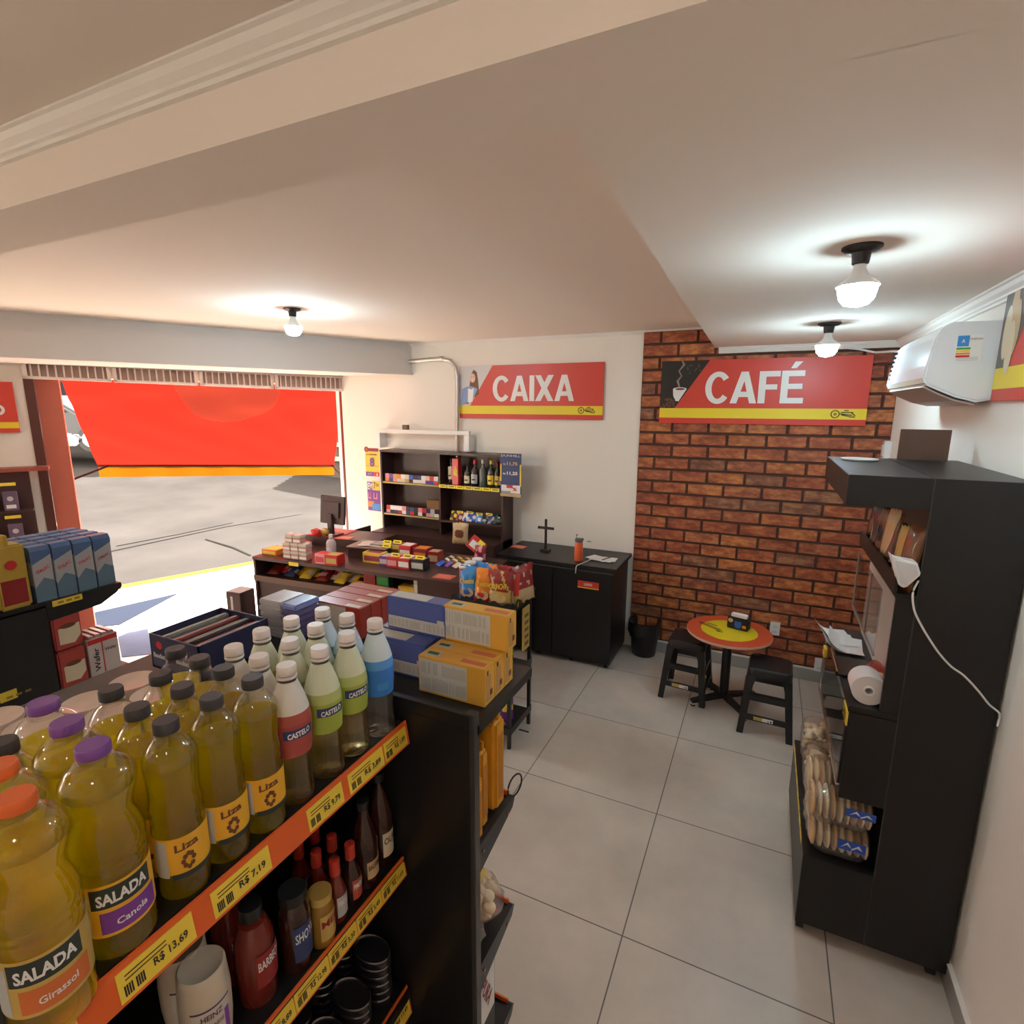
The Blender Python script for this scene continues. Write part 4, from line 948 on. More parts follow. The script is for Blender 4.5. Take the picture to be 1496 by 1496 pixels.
def price_strip(x, z, y0, y1, tags_, h=.055, all_tags=False):
    """orange lip leaning outwards with tags [(ya, yb, text)]"""
    M = Matrix.Translation((x, 0, z)) @ frame((0, 0, 0), (0, 1, 0), (-.16, 0, 1))
    Mi = Matrix.Translation((1.1, -.4, 0)) @ M
    mb = MB(); mb.box(y0, y1, -h, .004, -.004, 0, 0, Mi); s = mb.build('price_strip', orange, ga, bev=.001)
    for ya, yb, tx in tags_:
        m = MB(); m.box(ya+.001, yb-.001, -h+.006, -.006, 0, .0012, 0, Mi); tg = m.build('price_tag', tagy, s)
        if tx:
            m = MB(); w = yb-ya; put_text(m, 'R$ '+tx, w*.46, .014, Mi @ Matrix.Translation((ya+w*.66, -h*.56, .0016)), 0, .02)
            for b in range(9):
                if b != 4: m.box(ya+w*.07+b*w*.028, ya+w*.07+b*w*.028+w*.018, -h+.012, -h+.027, .0014, .0018, 0, Mi)
            for b in range(2): m.box(ya+w*.1, ya+w*.62, -.016-b*.006, -.0145-b*.006, .0014, .0018, 0, Mi)
            m.build('price_print', ink, tg)
def yat(px, py, x=GX): return on(px, py, 0, x).y
e = [(35, 1479, 103, 1445), (161, 1405, 278, 1325), (303, 1293, 390, 1228), (444, 1168, 497, 1132), (505, 1122, 557, 1090), (558, 1088, 591, 1064)]
tx = ['', '13,69', '7,19', '9,79', '3,89', '1,89']
tl = [(yat(a, b), yat(c, d), t) for (a, b, c, d), t in zip(e, tx)]
price_strip(GX, 1.474, -.9, .935, tl)
ys = [.30, .40, .49, .58, .67, .755, .84, .93]
price_strip(-.735, 1.094, -.9, .935, [(ys[i], ys[i+1], t) for i, t in enumerate(['', '13,89', '8,89', '12,98', '3,30', '5,49', '11,69'])], .05)
price_strip(-.74, .694, -.9, .935, [(.83, .93, '17,49'), (.72, .825, ''), (.6, .71, '')], .08)
# end cap
ec = empty('end_cap_shelf', (-1.0, .94, 0), 0, 'black end-cap shelf at the end of the long shelf, stacked with cartons', 'shelf unit')
def eb(mb, x0, x1, y0, y1, z0, z1, mi=0): return mb.box(x0+1.0, x1+1.0, y0-.94, y1-.94, z0, z1, mi)
mb = MB(); eb(mb, -1.5, -.545, .9405, .956, .02, 1.497); eb(mb, -.97, -.545, .9405, .956, 1.497, 1.528); mb.build('back_panel', blacks, ec, bev=.001)
eb(MB(), -.560, -.535, .941, .968, .02, 1.53).build('upright', graphite, ec, bev=.002)
eb(MB(), -1.5, -1.475, .941, .968, .02, 1.50).build('upright', graphite, ec, bev=.002)
mb = MB(); eb(mb, -1.5, -.535, .957, 1.27, 1.47, 1.498); eb(mb, -1.5, -.97, 1.27, 1.42, 1.47, 1.498); mb.build('top_deck', blacks, ec, bev=.001)
for z in (1.17, .82, .47):
    mb = MB(); eb(mb, -1.47, -.555, .957, 1.175, z-.02, z-.008)
    for x in (-.555, -1.48): mb.prism([(.957-.94, z), (1.165-.94, z), (1.175-.94, z-.008), (1.160-.94, z-.032), (.957-.94, z-.082)], 0, x+1.0, x+1.0+.014)
    t = mb.build('tray', blacks, ec)
    mb = MB(); eb(mb, -1.47, -.556, 1.166, 1.171, z-.03, z+.006); mb.build('orange_lip', orange, t)
    for y in (.985, 1.12): MB().cyl((-.539+1.0, y-.94, z-.02), (-.5345+1.0, y-.94, z-.02), .004, 8).build('bolt', steel, t)
eb(MB(), -1.48, -.55, .957, 1.26, 0, .10).build('plinth', blacks, ec)
# ---- bottles
oilm = liquid('oil_liquid', (.97, .88, .22), .44, tcol=(.96, .88, .015))
oilm2 = liquid('oil_liquid_amber', (.97, .86, .24), .44, tcol=(.98, .82, .015))
vinm = liquid('vinegar_apple', (.97, .90, .66), .2, tcol=(.85, .66, .25))
watm = liquid('vinegar_clear', (.93, .92, .90), .06)
pet = clear_film('pet_clear', (.985, .975, .95), .03, .04)
def scaled(prof, f, dz=.0): return [(max(0, r-f), z+dz) for r, z in prof]
def mk_bottle(name, prof, liq, fill, capmat, caph, capr, kind, H):
    t = empty(name, (0, 0, 0))
    MB().lathe(prof, 32, 0, ripple=0).build('bottle_shell', pet, t, ang=25)
    zt = fill; lp = [(0, prof[0][1]+.002)]+[(r-.0018, max(z, .003)) for r, z in prof if z < zt and r > .003]
    # interpolate radius at fill height
    for (r0, z0), (r1, z1) in zip(prof, prof[1:]):
        if z0 <= zt < z1: lp.append((r0+(r1-r0)*(zt-z0)/(z1-z0)-.0018, zt))
    lp.append((0, zt)); MB().lathe(lp, 32, 0, cap=False).build('liquid', liq, t, ang=25)
    z0 = H-caph
    MB().lathe([(capr*.86, z0-.008), (capr*1.04, z0-.007), (capr*1.04, z0-.003), (capr*.9, z0-.002)], 24, 0, cap=False).build('neck_ring', capmat if kind == 'c' else pet, t)
    MB().lathe([(capr*.97, z0), (capr, z0+.001), (capr, H-.003), (capr*.93, H), (0, H)], 30, 0, cap=False, ripple=.012, rn=30).build('cap', capmat, t, ang=40)
    return t
capk = mat('cap_grey', (.045, .042, .045), .45); capp = mat('cap_purple', (.20, .07, .30), .4); capo = mat('cap_orange', (.75, .14, .03), .4); capw = mat('cap_white', (.78, .70, .67), .4)
# soybean oil 'Liza' bottle
pl = [(0, .006), (.022, .004), (.031, 0), (.0355, .008), (.036, .02), (.0345, .04), (.036, .048), (.036, .118), (.0345, .124), (.036, .132), (.0345, .140), (.036, .150), (.0340, .158), (.0335, .170), (.0345, .192), (.0362, .214), (.0360, .227), (.0335, .235), (.0270, .246), (.0190, .256), (.0155, .260), (.0155, .268), (0, .268)]
liza = mk_bottle('oil_bottle', pl, oilm, .218, capk, .018, .0170, 'liza', .283)
lm = mat('liza_label', (.80, .42, .03), .45)
mb = MB(); mb.arc(.0366, .052, .112, -1.5, 1.5, 20); l_ = mb.build('front_label', lm, liza)
mb = MB(); wrap_text(mb, 'Liza', .032, .013, .0369, .097, 0, 0, .03, .12)
for (a, z) in ((-.10, .078), (.02, .082), (.13, .080), (.20, .073), (-.18, .071), (-.12, .064), (.02, .060), (.14, .064)):
    mb.add([((.0373)*math.cos(a+x/.037), .0373*math.sin(a+x/.037), z+y) for x, y in ell(0, 0, .0033, .0042, 8)], [tuple(range(8))], 0)
mb.build('lettering', pm('br'), l_)
mb = MB(); mb.arc(.0372, .044, .053, -.6, 1.2, 12); mb.build('label_band', mat('band_dark', (.03, .04, .035), .5), l_)
mb = MB(); mb.arc(.0368, .048, .108, -1.25, -.72, 6, 0); mb.build('nutrition_panel', pm('gy'), l_)
# 'Salada' bottle, purple and orange versions
ps = [(0, .006), (.028, .004), (.038, 0), (.0435, .010), (.044, .028), (.0425, .040), (.0425, .125), (.044, .133), (.0425, .139), (.044, .145), (.0425, .151), (.044, .158), (.043, .168), (.038, .185), (.0335, .198), (.0345, .210), (.0405, .232), (.0430, .247), (.0415, .256), (.033, .269), (.022, .279), (.0180, .281), (.0170, .287), (0, .287)]
def salada(cap, lc1, lc2, sub, liq):
    t = mk_bottle('oil_bottle', ps, liq, .238, cap, .015, .0195, 's', .300)
    mb = MB(); mb.arc(.0432, .045, .122, -1.55, 1.55, 22); l_ = mb.build('front_label', lc1, t)
    mb = MB(); mb.arc(.0436, .088, .118, -.95, .75, 16); b_ = mb.build('name_band', mat('band_dark', (.03, .04, .035), .5), l_)
    mb = MB(); wrap_text(mb, 'SALADA', .060, .017, .0440, .103, -.10, 0, .035, .06); mb.build('lettering', white, b_)
    mb = MB(); mb.arc(.0437, .050, .082, -.75, .9, 14); c_ = mb.build('variety_band', lc2, l_)
    mb = MB(); wrap_text(mb, sub, .038, .010, .0441, .066, .08, 0, .02, .1); mb.build('lettering', white, c_)
    mb = MB(); mb.arc(.0436, .048, .112, -1.5, -1.0, 6); mb.build('nutrition_panel', pm('gy'), l_)
    return t
sal_p = salada(capp, pm('ye'), pm('p'), 'Canola', oilm)
sal_o = salada(capo, pm('go'), mat('label_rust', (.62, .16, .04), .5), 'Girassol', oilm2)
# 'Castelo' vinegar
pc = [(0, .005), (.024, .003), (.032, 0), (.0355, .008), (.036, .02), (.034, .030), (.0355, .038), (.033, .050), (.0345, .058), (.0325, .070), (.0338, .080), (.0325, .092), (.0335, .102), (.035, .125), (.0365, .150), (.036, .165), (.0335, .185), (.028, .206), (.021, .226), (.0155, .240), (.0150, .246), (.0150, .254), (0, .254)]
def castelo(cols, liq, plain=False):
    t = mk_bottle('vinegar_bottle', pc, liq, .195, capw, .017, .0170, 'c', .270)
    sl = [(r+.0007, z) for r, z in pc if .10 <= z <= .241]
    mb = MB(); mb.lathe(sl, 32, [0, 0, 0, 1, 2, 2, 2, 2, 2][:len(sl)-1], cap=False); s = mb.build('sleeve_label', [pm(c) if isinstance(c, str) else c for c in cols], t, ang=25)
    if not plain:
        mb = MB(); mb.arc(.0378, .140, .158, -.75, .75, 12); b_ = mb.build('name_band', pm('db'), s)
        mb = MB(); wrap_text(mb, 'CASTELO', .042, .011, .0382, .149, 0, 0, .035, .1); mb.build('lettering', white, b_)
        mb = MB()
        vs = []
        for x, y in ell(0, 0, .011, .009, 12):
            z = .174+y; r = .0352-(z-.165)*.15+.0012; vs.append((r*math.cos(x/r), r*math.sin(x/r), z))
        mb.add(vs, [tuple(range(12))], 0); mb.build('castle_emblem', mat('emblem_brown', (.25, .13, .05), .5), s)
    else:
        mb = MB(); mb.arc(.0380, .118, .134, -.5, .2, 8); mb.build('barcode_window', pm('lb'), s)
    return t
gsl = mat('sleeve_green', (.34, .42, .06), .4); gst = mat('sleeve_white_green', (.66, .70, .52), .4)
cg = castelo([gsl, mat('sleeve_mid_green', (.45, .52, .18), .4), gst], vinm)
cr_ = castelo([mat('sleeve_wine', (.38, .07, .06), .4), mat('sleeve_wine2', (.42, .09, .07), .4), mat('sleeve_white', (.72, .70, .66), .4)], vinm)
cb = castelo([pm('lb'), mat('sleeve_midblue', (.22, .50, .78), .4), mat('sleeve_pale_blue', (.62, .74, .82), .4)], watm)
cbp = castelo([mat('sleeve_blue', (.04, .20, .62), .4), mat('sleeve_midblue2', (.10, .32, .72), .4), mat('sleeve_pale_blue', (.62, .74, .82), .4)], watm, True)
used = set()
def put(o, x, y, rot, label, group, z=1.4705, sc=1):
    if id(o) in used: o = copy_tree(o)
    else: used.add(id(o))
    o.location = (x, y, z); o.rotation_euler = (0, 0, rot)
    o['label'] = label; o['category'] = 'bottle'; o['group'] = group
    if sc != 1: o.scale = (sc, sc, sc)
    return o
def capxy(px, py, H): p = on_z(px, py, 1.47+H); return p.x, p.y
rows = ['front row', 'second row', 'third row', 'fourth row']
for i, (px, py) in enumerate([(21, 1162), (32, 1118)]):
    x, y = capxy(px, py, .30); put(sal_o, x if i == 0 else -.815, y if i == 0 else .262, -.25, 'orange-capped cooking oil bottle at the left frame edge, '+['in front', 'just behind the front one'][i], 'orange-capped oil bottles')
bk_ = put(liza, -.905, .30, -.2, 'dark-capped oil bottle at the far left, behind the two orange caps', 'dark-capped oil bottles at the far left')
for i, x in enumerate((-.758, -.848, -.938)):
    put(sal_p, x, (.336, .350, .363)[i], -.15-.1*i, 'purple-capped cooking oil bottle, %s of the three purple caps' % ['front', 'middle', 'rear'][i], 'purple-capped oil bottles')
cols = [('left', [(-.757, .428), (-.832, .432), (-.925, .446)]), ('middle', [(-.757, .500), (-.831, .502), (-.905, .513)]), ('right', [(-.752, .571), (-.826, .573), (-.900, .580), (-.975, .585)])]
for cn, lst in cols:
    for i, (x, y) in enumerate(lst): put(liza, x, y, -.25+.12*math.sin(i*3+len(cn)), 'grey-capped oil bottle with orange Liza label, %s of the %s column' % (['front', 'second', 'third', 'rear'][i] if len(lst) > 3 else ['front', 'second', 'rear'][i], cn), 'grey-capped oil bottles')
vg = [('wine-red sleeved', cr_, [(-.757, .646), (-.832, .650), (-.912, .658)]), ('green sleeved', cg, [(-.757, .727), (-.838, .729), (-.930, .738)]), ('green sleeved', cg, [(-.757, .804), (-.848, .808), (-.925, .813)])]
for g, (nm, ob, lst) in enumerate(vg):
    for i, (x, y) in enumerate(lst): put(ob, x, y, -.35+.1*i, '%s vinegar bottle with white cap, %s of the %s column' % (nm, ['front', 'middle', 'rear'][i], ['red', 'left green', 'right green'][g]), nm+' vinegar bottles')
put(cbp, -.750, .884, -.4, 'clear vinegar bottle with plain blue sleeve at the right end of the shelf', 'blue sleeved vinegar bottles')
put(cb, -.826, .880, -.3, 'blue sleeved vinegar bottle just behind the plain blue one', 'blue sleeved vinegar bottles')
put(cb, -.903, .884, -.35, 'rearmost blue sleeved vinegar bottle, in front of the red cartons', 'blue sleeved vinegar bottles')
# tubs
lidm = mat('tub_lid', (.58, .44, .36), .35, noise=.22, nscale=30); tubm = mat('tub_side', (.70, .55, .35), .35)
def tub(x, y, label):
    t = empty('noodle_tub', (x, y, 1.4705), 0, label, 'tub', 'round tubs with beige lids')
    MB().lathe([(0, 0), (.036, 0), (.043, .105), (.044, .112), (0, .112)], 28).build('cup', tubm, t)
    MB().lathe([(.0455, .108), (.047, .113), (.0465, .119), (.042, .1175), (0, .1165)], 32).build('lid', lidm, t)
    return t
tubs = [(-1.245, .462, 'nearest round tub of the rear row, lid cut by nothing'), (-1.25, .557, ''), (-1.255, .652, ''), (-1.155, .462, ''), (-1.155, .640, ''), (-1.345, .44, ''), (-1.155, .551, '')]
nms = ['beige-lidded round tub at the left behind the oils, large lid nearest the camera', 'beige-lidded round tub second in the row behind the oils', 'beige-lidded round tub beside the dark display box', 'beige-lidded tub behind the purple caps, half hidden', 'beige-lidded tub tucked between dark caps and display box', 'beige-lidded tub cut by the left frame edge', 'beige-lidded tub in the middle, nearly hidden by dark caps']
for (x, y, _), n_ in zip(tubs, nms): tub(x, y, n_)
# dark display box with wrapped bars
dbx = empty('display_box', (-1.37, .925, 1.5), 0, 'open dark blue display box of wrapped bars behind the oil bottles', 'display box')
mb = MB(); w, d, hh = .20, .215, .097
mb.box(-w/2, w/2, -d/2, d/2, 0, .006)
for a in ((-w/2, -w/2+.004, -d/2, d/2), (w/2-.004, w/2, -d/2, d/2), (-w/2, w/2, -d/2, -d/2+.004), (-w/2, w/2, d/2-.004, d/2)): mb.box(*a, 0, hh)
b_ = mb.build('tray', mat('print_navy', (.035, .035, .085), .4), dbx)
mb = MB()
for (u, kx) in ((-.055, 0), (.04, 1)):
    L = frame((u, -d/2-.0006, .06), *NY); put_text(mb, 'Bauducco', .065, .014, L @ Matrix.Translation((0, -.02, 0)), 0)
mb.build('lettering', white, b_)
mb = MB()
for u in (-.06, .045): mb.add([(u+x, -d/2-.001, .070+z) for x, z in ell(0, 0, .013, .011, 14)], [tuple(range(14))], 0)
mb.build('red_emblem', pm('r'), b_)
for k in range(8):
    c = ['k', 'gr', 'k', 'dr', 'gr', 'k', 'r', 'db'][k]; x = -.085+k*.0235
    o = MB().box(-.0105, .0105, -.10, .10, 0, .075).build('wrapped_bar', [mat('foil_'+c, tuple(v*.7+.02 for v in PAL[c]), .25, coat=.4)], None, loc=(-1.37+x, .925, 1.507+(.008 if k % 2 else .0)), bev=.004)
    tag(o, ORD[k]+' wrapped bar from the left in the dark display box', 'bar', 'wrapped bars in the display box')
# ============================================================ CARTONS ON THE END CAP
def side_print(mb, x0, x1, z0, z1, y, mi_w, mi_l, rows=2, seed=0):
    """white nutrition panel with fine vertical lines on a face toward -Y"""
    mb.box(x0, x1, y-.0006, y, z0, z1, mi_w); q = random.Random(seed)
    rh = (z1-z0)/rows
    for r in range(rows):
        x = x0+.004
        while x < x1-.004:
            if q.random() > .18: mb.box(x, x+.0012, y-.001, y-.0006, z0+r*rh+.005, z0+(r+1)*rh-.004-q.random()*.006, mi_l)
            x += .0042
def carton(loc, w, d, h, kind, label, group):
    t = empty('carton', loc, 0, label, 'carton', group)
    if kind == 'yellow':
        MB().box(0, w, 0, d, 0, h).build('box', mat('carton_yellow', (.74, .40, .06), .3, noise=.06), t, bev=.0015)
        mb = MB(); side_print(mb, .004, w*.74, .006, h-.006, 0, 0, 1, 2, int(loc[0]*1000)); mb.build('nutrition_panel', [mat('panel_grey', (.56, .56, .52), .4), pm('gr')], t)
        mb = MB(); mb.box(w+.0, w+.0006, d*.14, d*.62, .010, h-.022, 0); mb.box(w+.0006, w+.001, d*.2, d*.35, h-.02, h-.008, 1); mb.box(w+.0006, w+.001, d*.5, d*.75, .02, .035, 1); mb.build('side_print', [mat('side_tan', (.52, .30, .12), .4), pm('br')], t)
        mb = MB(); mb.box(w*.60, w*.95, d*.28, d*.62, h, h+.0006, 0); mb.box(w*.06, w*.28, d*.2, d*.7, h, h+.0006, 1); mb.box(w*.08, w*.24, d*.35, d*.6, h+.0006, h+.001, 2); mb.build('top_print', [mat('top_red', (.62, .16, .08), .4), pm('gy'), pm('dg')], t)
    elif kind == 'blue':
        MB().box(0, w, 0, d, 0, h).build('box', mat('carton_blue', (.075, .11, .36), .3), t, bev=.0015)
        mb = MB(); side_print(mb, .004, w-.004, .006, h*.42, 0, 0, 1, 1, 5); mb.box(w*.86, w*.97, -.0008, 0, h*.34, h*.52, 0)
        for k in range(9): mb.box(.006, w-.01, -.0007, 0, h*.48+k*.0052, h*.48+k*.0052+.0014, 2)
        mb.build('nutrition_panel', [mat('panel_grey', (.56, .56, .52), .4), pm('gr'), mat('blue_line', (.16, .20, .45), .4)], t)
        mb = MB(); mb.box(w*.04, w*.66, d*.12, d*.9, h, h+.0006); mb.build('top_label', mat('panel_grey', (.56, .56, .52), .4), t)
        mb = MB()
        for k in range(7): mb.box(w, w+.0006, d*.3, d*.7, .008+k*.012, .014+k*.012)
        mb.build('side_print', pm('gy'), t)
    elif kind == 'red':
        MB().box(0, w, 0, d, 0, h).build('box', mat('carton_red', (.40, .055, .035), .28), t, bev=.0015)
        MB().box(w*.66, w*.95, d*.08, d*.45, h, h+.0006).build('top_label', mat('panel_cream', (.62, .50, .36), .4), t)
        MB().box(.003, w*.70, -.0006, 0, .004, h-.004).build('front_panel', mat('panel_white', (.60, .56, .48), .35), t)
    return t
Zc = 1.4985
names3 = ['front', 'middle', 'rear']
for k in range(3): carton((-.7425, 1.030+k*.0525, Zc), .188, .051, .0965, 'yellow', names3[k]+' yellow carton of the lower row at the end-cap corner', 'yellow cartons on the end cap')
carton((-.735, 1.135, Zc+.0985), .190, .051, .0935, 'yellow', 'yellow carton stacked on top of the lower yellow row', 'yellow cartons on the end cap')
for k in range(2): carton((-.945, 1.078+k*.0535, Zc), .190, .052, .0965, 'blue', ['front', 'second'][k]+' blue carton of the lower level behind the vinegar bottles', 'blue cartons on the end cap')
carton((-.945, 1.185, Zc), .190, .052, .0965, 'blue', 'rear blue carton of the lower level, nearly hidden', 'blue cartons on the end cap')
carton((-.916, 1.134, Zc+.0985), .190, .052, .092, 'blue', 'blue carton on the upper level with a pale top label', 'blue cartons on the end cap')
for k in range(4): carton((-1.268, 1.205+k*.051, Zc), .190, .0495, .098, 'red', ['front', 'second', 'third', 'rear'][k]+' red carton in the row left of the blue ones', 'red cartons on the end cap')
# grey and violet flat packs
gp = mat('pack_grey', (.46, .44, .46), .25, noise=.15, nscale=30); gv = mat('pack_violet', (.16, .13, .28), .25, noise=.3, nscale=30); gb_ = mat('pack_bright', (.25, .30, .62), .15)
for k in range(6):
    o = empty('flat_pack', (-1.39, 1.10+.003*(k % 2), 1.4985+k*.0195), 0, ['lowest', 'second lowest', 'third', 'fourth', 'fifth', 'topmost'][k]+' grey and violet flat pack in the stack left of the red cartons', 'pack', 'stack of flat packs')
    MB().box(0, .095, 0, .10, 0, .019).build('pack', gp, o, bev=.004)
    MB().box(.0955, .155, .001, .099, .0005, .0185).build('violet_half', gv if k < 5 else gb_, o, bev=.004)
# ============================================================ LOWER SHELVES OF THE GONDOLA
z2 = 1.0905
mayo = empty('mayonnaise_bottle', (0, 0, 0)); 
mp = [(.0, 0), (.026, 0), (.030, .012), (.036, .03), (.040, .07), (.041, .12), (.038, .165), (.0375, .176), (.034, .180), (.028, .177), (.018, .172), (0, .171)]
MB().lathe(mp, 30, 0).build('bottle', mat('mayo_plastic', (.62, .52, .40), .3), mayo, ang=50)
mb = MB(); mb.arc(.0412, .040, .130, -.75, .75, 14); l_ = mb.build('front_label', mat('mayo_label', (.60, .55, .48), .35), mayo)
mb = MB()
for z, w_ in ((.128, .9), (.040, .9)): mb.arc(.0415, z-.004, z, -.78, .78, 12)
mb.build('label_border', mat('label_plum', (.12, .05, .10), .4), l_)
mb = MB(); wrap_text(mb, 'HEINZ', .034, .011, .0415, .112, 0, 0, .03); wrap_text(mb, 'MAIONESE', .036, .008, .0415, .092, 0, 0, .02); mb.build('lettering', MATS['label_plum'], l_)
mb = MB(); mb.arc(.0416, .045, .105, .48, .70, 4, 0); mb.build('violet_flash', pm('p'), l_)
for i, (x, y, l) in enumerate([(-.795, .455, 'front'), (-.858, .462, 'rear')]):
    put(mayo, x, y, -.35, l+' cream squeeze bottle with a plum bordered label on the second shelf', 'cream squeeze bottles', z2)
def jar(name, prof, body, lid, split, labelc, text, loc, rot, label, group=None, r=.03, zl=(.04, .09), tcol='w', band=.6):
    t = empty(name, loc, rot, label, 'bottle', group)
    MB().lathe([p for p in prof if p[1] <= split]+[(0, split)], 24).build('bottle', body, t, ang=40)
    pr_ = [p for p in prof if p[1] >= split]
    MB().lathe([(0, split)]+pr_, 24).build('cap', lid, t, ang=40)
    mb = MB(); mb.arc(r+.0006, zl[0], zl[1], -band*1.4, band*1.4, 12); l_ = mb.build('front_label', labelc, t)
    if text: mb = MB(); wrap_text(mb, text, r*1.5, (zl[1]-zl[0])*.28, r+.0008, (zl[0]*.3+zl[1]*.7), 0, 0, .02, .1); mb.build('lettering', pm(tcol), l_)
    return t
dkglass = mat('dark_sauce', (.035, .012, .008), .12, coat=.5); redsauce = mat('red_sauce', (.16, .02, .012), .12, coat=.5)
bp = [(0, 0), (.030, 0), (.034, .01), (.037, .09), (.034, .14), (.024, .17), (.020, .18), (.020, .205), (0, .205)]
jar('ketchup_bottle', bp, redsauce, mat('cap_black', (.02, .02, .02), .3), .178, pm('dr'), 'BARBECUE', (-.795, .555, z2), .2, 'dark red sauce bottle with a red label on the second shelf', None, .0365, (.05, .12))
jar('ketchup_bottle', bp, redsauce, MATS['cap_black'], .178, pm('dr'), 'BARBECUE', (-.872, .560, z2), .2, 'dark sauce bottle behind the red labelled one on the second shelf', None, .0365, (.05, .12))
bp2 = [(0, 0), (.028, 0), (.030, .01), (.030, .12), (.028, .135), (.022, .15), (.026, .152), (.026, .175), (0, .175)]
jar('sauce_bottle', bp2, dkglass, MATS['cap_black'], .151, pm('db'), 'SHOYU', (-.775, .632, z2), 0, 'dark bottle with pale lettering left of the yellow labelled jar', None, .030, (.03, .11))
bp3 = [(0, 0), (.024, 0), (.027, .008), (.027, .085), (.022, .10), (.024, .102), (.024, .12), (0, .12)]
jar('mustard_jar', bp3, mat('mustard', (.30, .16, .03), .2), pm('go'), .101, pm('go'), 'MEL', (-.765, .690, z2), 0, 'small jar with a gold lid and yellow label on the second shelf', None, .027, (.02, .08), 'dr')
hp = [(0, 0), (.019, 0), (.0215, .006), (.0215, .075), (.014, .098), (.010, .112), (.0115, .113), (.0115, .148), (.009, .150), (0, .150)]
capr = mat('cap_red', (.55, .05, .03), .35)
k = 0; nm = ['front right', 'front left', 'second-row right', 'second-row left', 'third-row right', 'third-row left']
for i, x in enumerate((-.772, -.825, -.878)):
    for j, y in enumerate((.790, .742)):
        jar('hot_sauce_bottle', hp, redsauce if j else dkglass, capr, .112, mat('hot_label', (.45, .07, .04), .4) if (i+j) % 2 == 0 else pm('gy'), 'PIMENTA', (x, y, z2), .1, 'small red-capped hot sauce bottle, %s of the cluster' % nm[k], 'red-capped hot sauce bottles', .0215, (.018, .068)); k += 1
vp = [(0, 0), (.026, 0), (.029, .008), (.029, .12), (.022, .15), (.013, .175), (.012, .20), (.0135, .201), (.0135, .22), (0, .22)]
jar('vinegar_bottle', vp, dkglass, MATS['cap_black'], .2, pm('tan'), 'BALSAMICO', (-.775, .842, z2), .1, 'dark bottle with a cream label right of the red caps', None, .029, (.03, .075), 'k')
jar('vinegar_bottle', [(r, z*1.12) for r, z in vp], dkglass, MATS['cap_black'], .224, pm('cr'), 'OLIVA', (-.782, .908, z2), .1, 'dark tall bottle with a pale label beside the end panel', None, .029, (.03, .095), 'k')
# oval cans on the third shelf
z3 = .6905
def can(loc, label):
    t = empty('oval_tin', loc, 0, label, 'tin', 'dark oval tins on the third shelf'); n = 28; s = Matrix.Diagonal((1, .62, 1, 1)) @ Matrix.Identity(4)
    MB().lathe([(0, 0), (.050, 0), (.052, .003), (.052, .022), (.049, .022), (.047, .019), (0, .0185)], n, 0, Matrix.Diagonal((1.0, .66, 1, 1))).build('can', mat('tin_dark', (.03, .028, .032), .25, metal=.3), t, ang=30)
    MB().lathe([(.0515, .019), (.0535, .022), (.0515, .025), (.049, .022)], n, 0, Matrix.Diagonal((1.0, .66, 1, 1)), cap=False).build('rim', mat('tin_rim', (.16, .16, .17), .2, metal=.8), t)
    return t
q = 0
for ix, x in enumerate((-.81, -.925)):
    for iy, y in enumerate((.885, .805, .725, .645)):
        for kz in range(6 if iy < 1 else 5-iy): 
            can((x, y, z3+kz*.0235), '%s dark oval tin, %s stack from the end panel in the %s row' % (['lowest', 'second', 'third', 'fourth', 'fifth', 'topmost'][kz], ORD[iy], ['front', 'rear'][ix]))
# ============================================================ TRAYS OF THE END CAP
ob = mat('pack_orange', (.68, .30, .02), .32, noise=.12, nscale=14, bump=.3, bscale=30)
for (y, w, h, x, l) in ((.990, .055, .195, -.625, 'nearest'), (1.040, .045, .235, -.635, 'middle'), (1.118, .062, .275, -.632, 'farthest and tallest')):
    t = empty('flour_pack', (x, y, 1.1645), 0, l+' orange paper pack standing on the end-cap tray', 'pack', 'orange packs on the end-cap tray')
    MB().box(-.075, .075, -w/2+.002, w/2-.002, 0, h-.02).build('pack', ob, t, bev=.010, seg=3)
    MB().box(-.070, .070, -.005, .005, h-.024, h).build('folded_top', ob, t, bev=.002)
    mb = MB(); mb.box(.0752, .0757, -.012, .012, .03, h-.06); mb.build('side_print', mat('pack_orange_dark', (.50, .20, .02), .4), t)
ring_ = MB(); ring_.tube([(.03*math.cos(a), 0, .03*math.sin(a)) for a in [2*PI*k/20 for k in range(21)]], .0025, 6)
tag(ring_.build('wire_ring', blacks, loc=(-.53, 1.150, 1.215), rot=(0, 0, 1.35)), 'thin black wire ring beside the orange packs', 'ring')
def crisps_bag(loc, sx, sy, sz, r, label, seed, cols=(0,), name='snack_bag', grp=None):
    t = empty(name, loc, 0, label, 'snack packet', grp); q = random.Random(seed); mb = MB()
    for k in range(46):
        a, b, c = q.uniform(-1, 1), q.uniform(-1, 1), q.uniform(-1, 1)
        if a*a+b*b+c*c > 1: continue
        lump(mb, (a*r*sx*.82, b*r*sy*.82, c*r*sz*.82), r*.26, 1, .8, .7, k)
    mb.build('crisps', bunl, t); lump(MB(), (0, 0, 0), r, sx, sy, sz, seed, amp=.13).build('film', film, t)
    MB().box(-r*.4*sx, r*.4*sx, -r*sy*.3, r*sy*.3, r*sz*1.02, r*sz*1.03).build('brand_label', pm('y'), t)
    return t
crisps_bag((-.625, 1.085, .895), 1.1, .9, .85, .078, 'clear bag of pale puffed snacks on the lower end-cap tray, upper right', 3)
crisps_bag((-.625, 1.000, .875), 1.1, .55, .75, .074, 'smaller clear bag of puffed snacks beside the post on the lower end-cap tray', 4)
t = empty('sack', (-.66, 1.04, .4645), 0, 'black and white printed pack standing low on the end-cap shelf', 'pack')
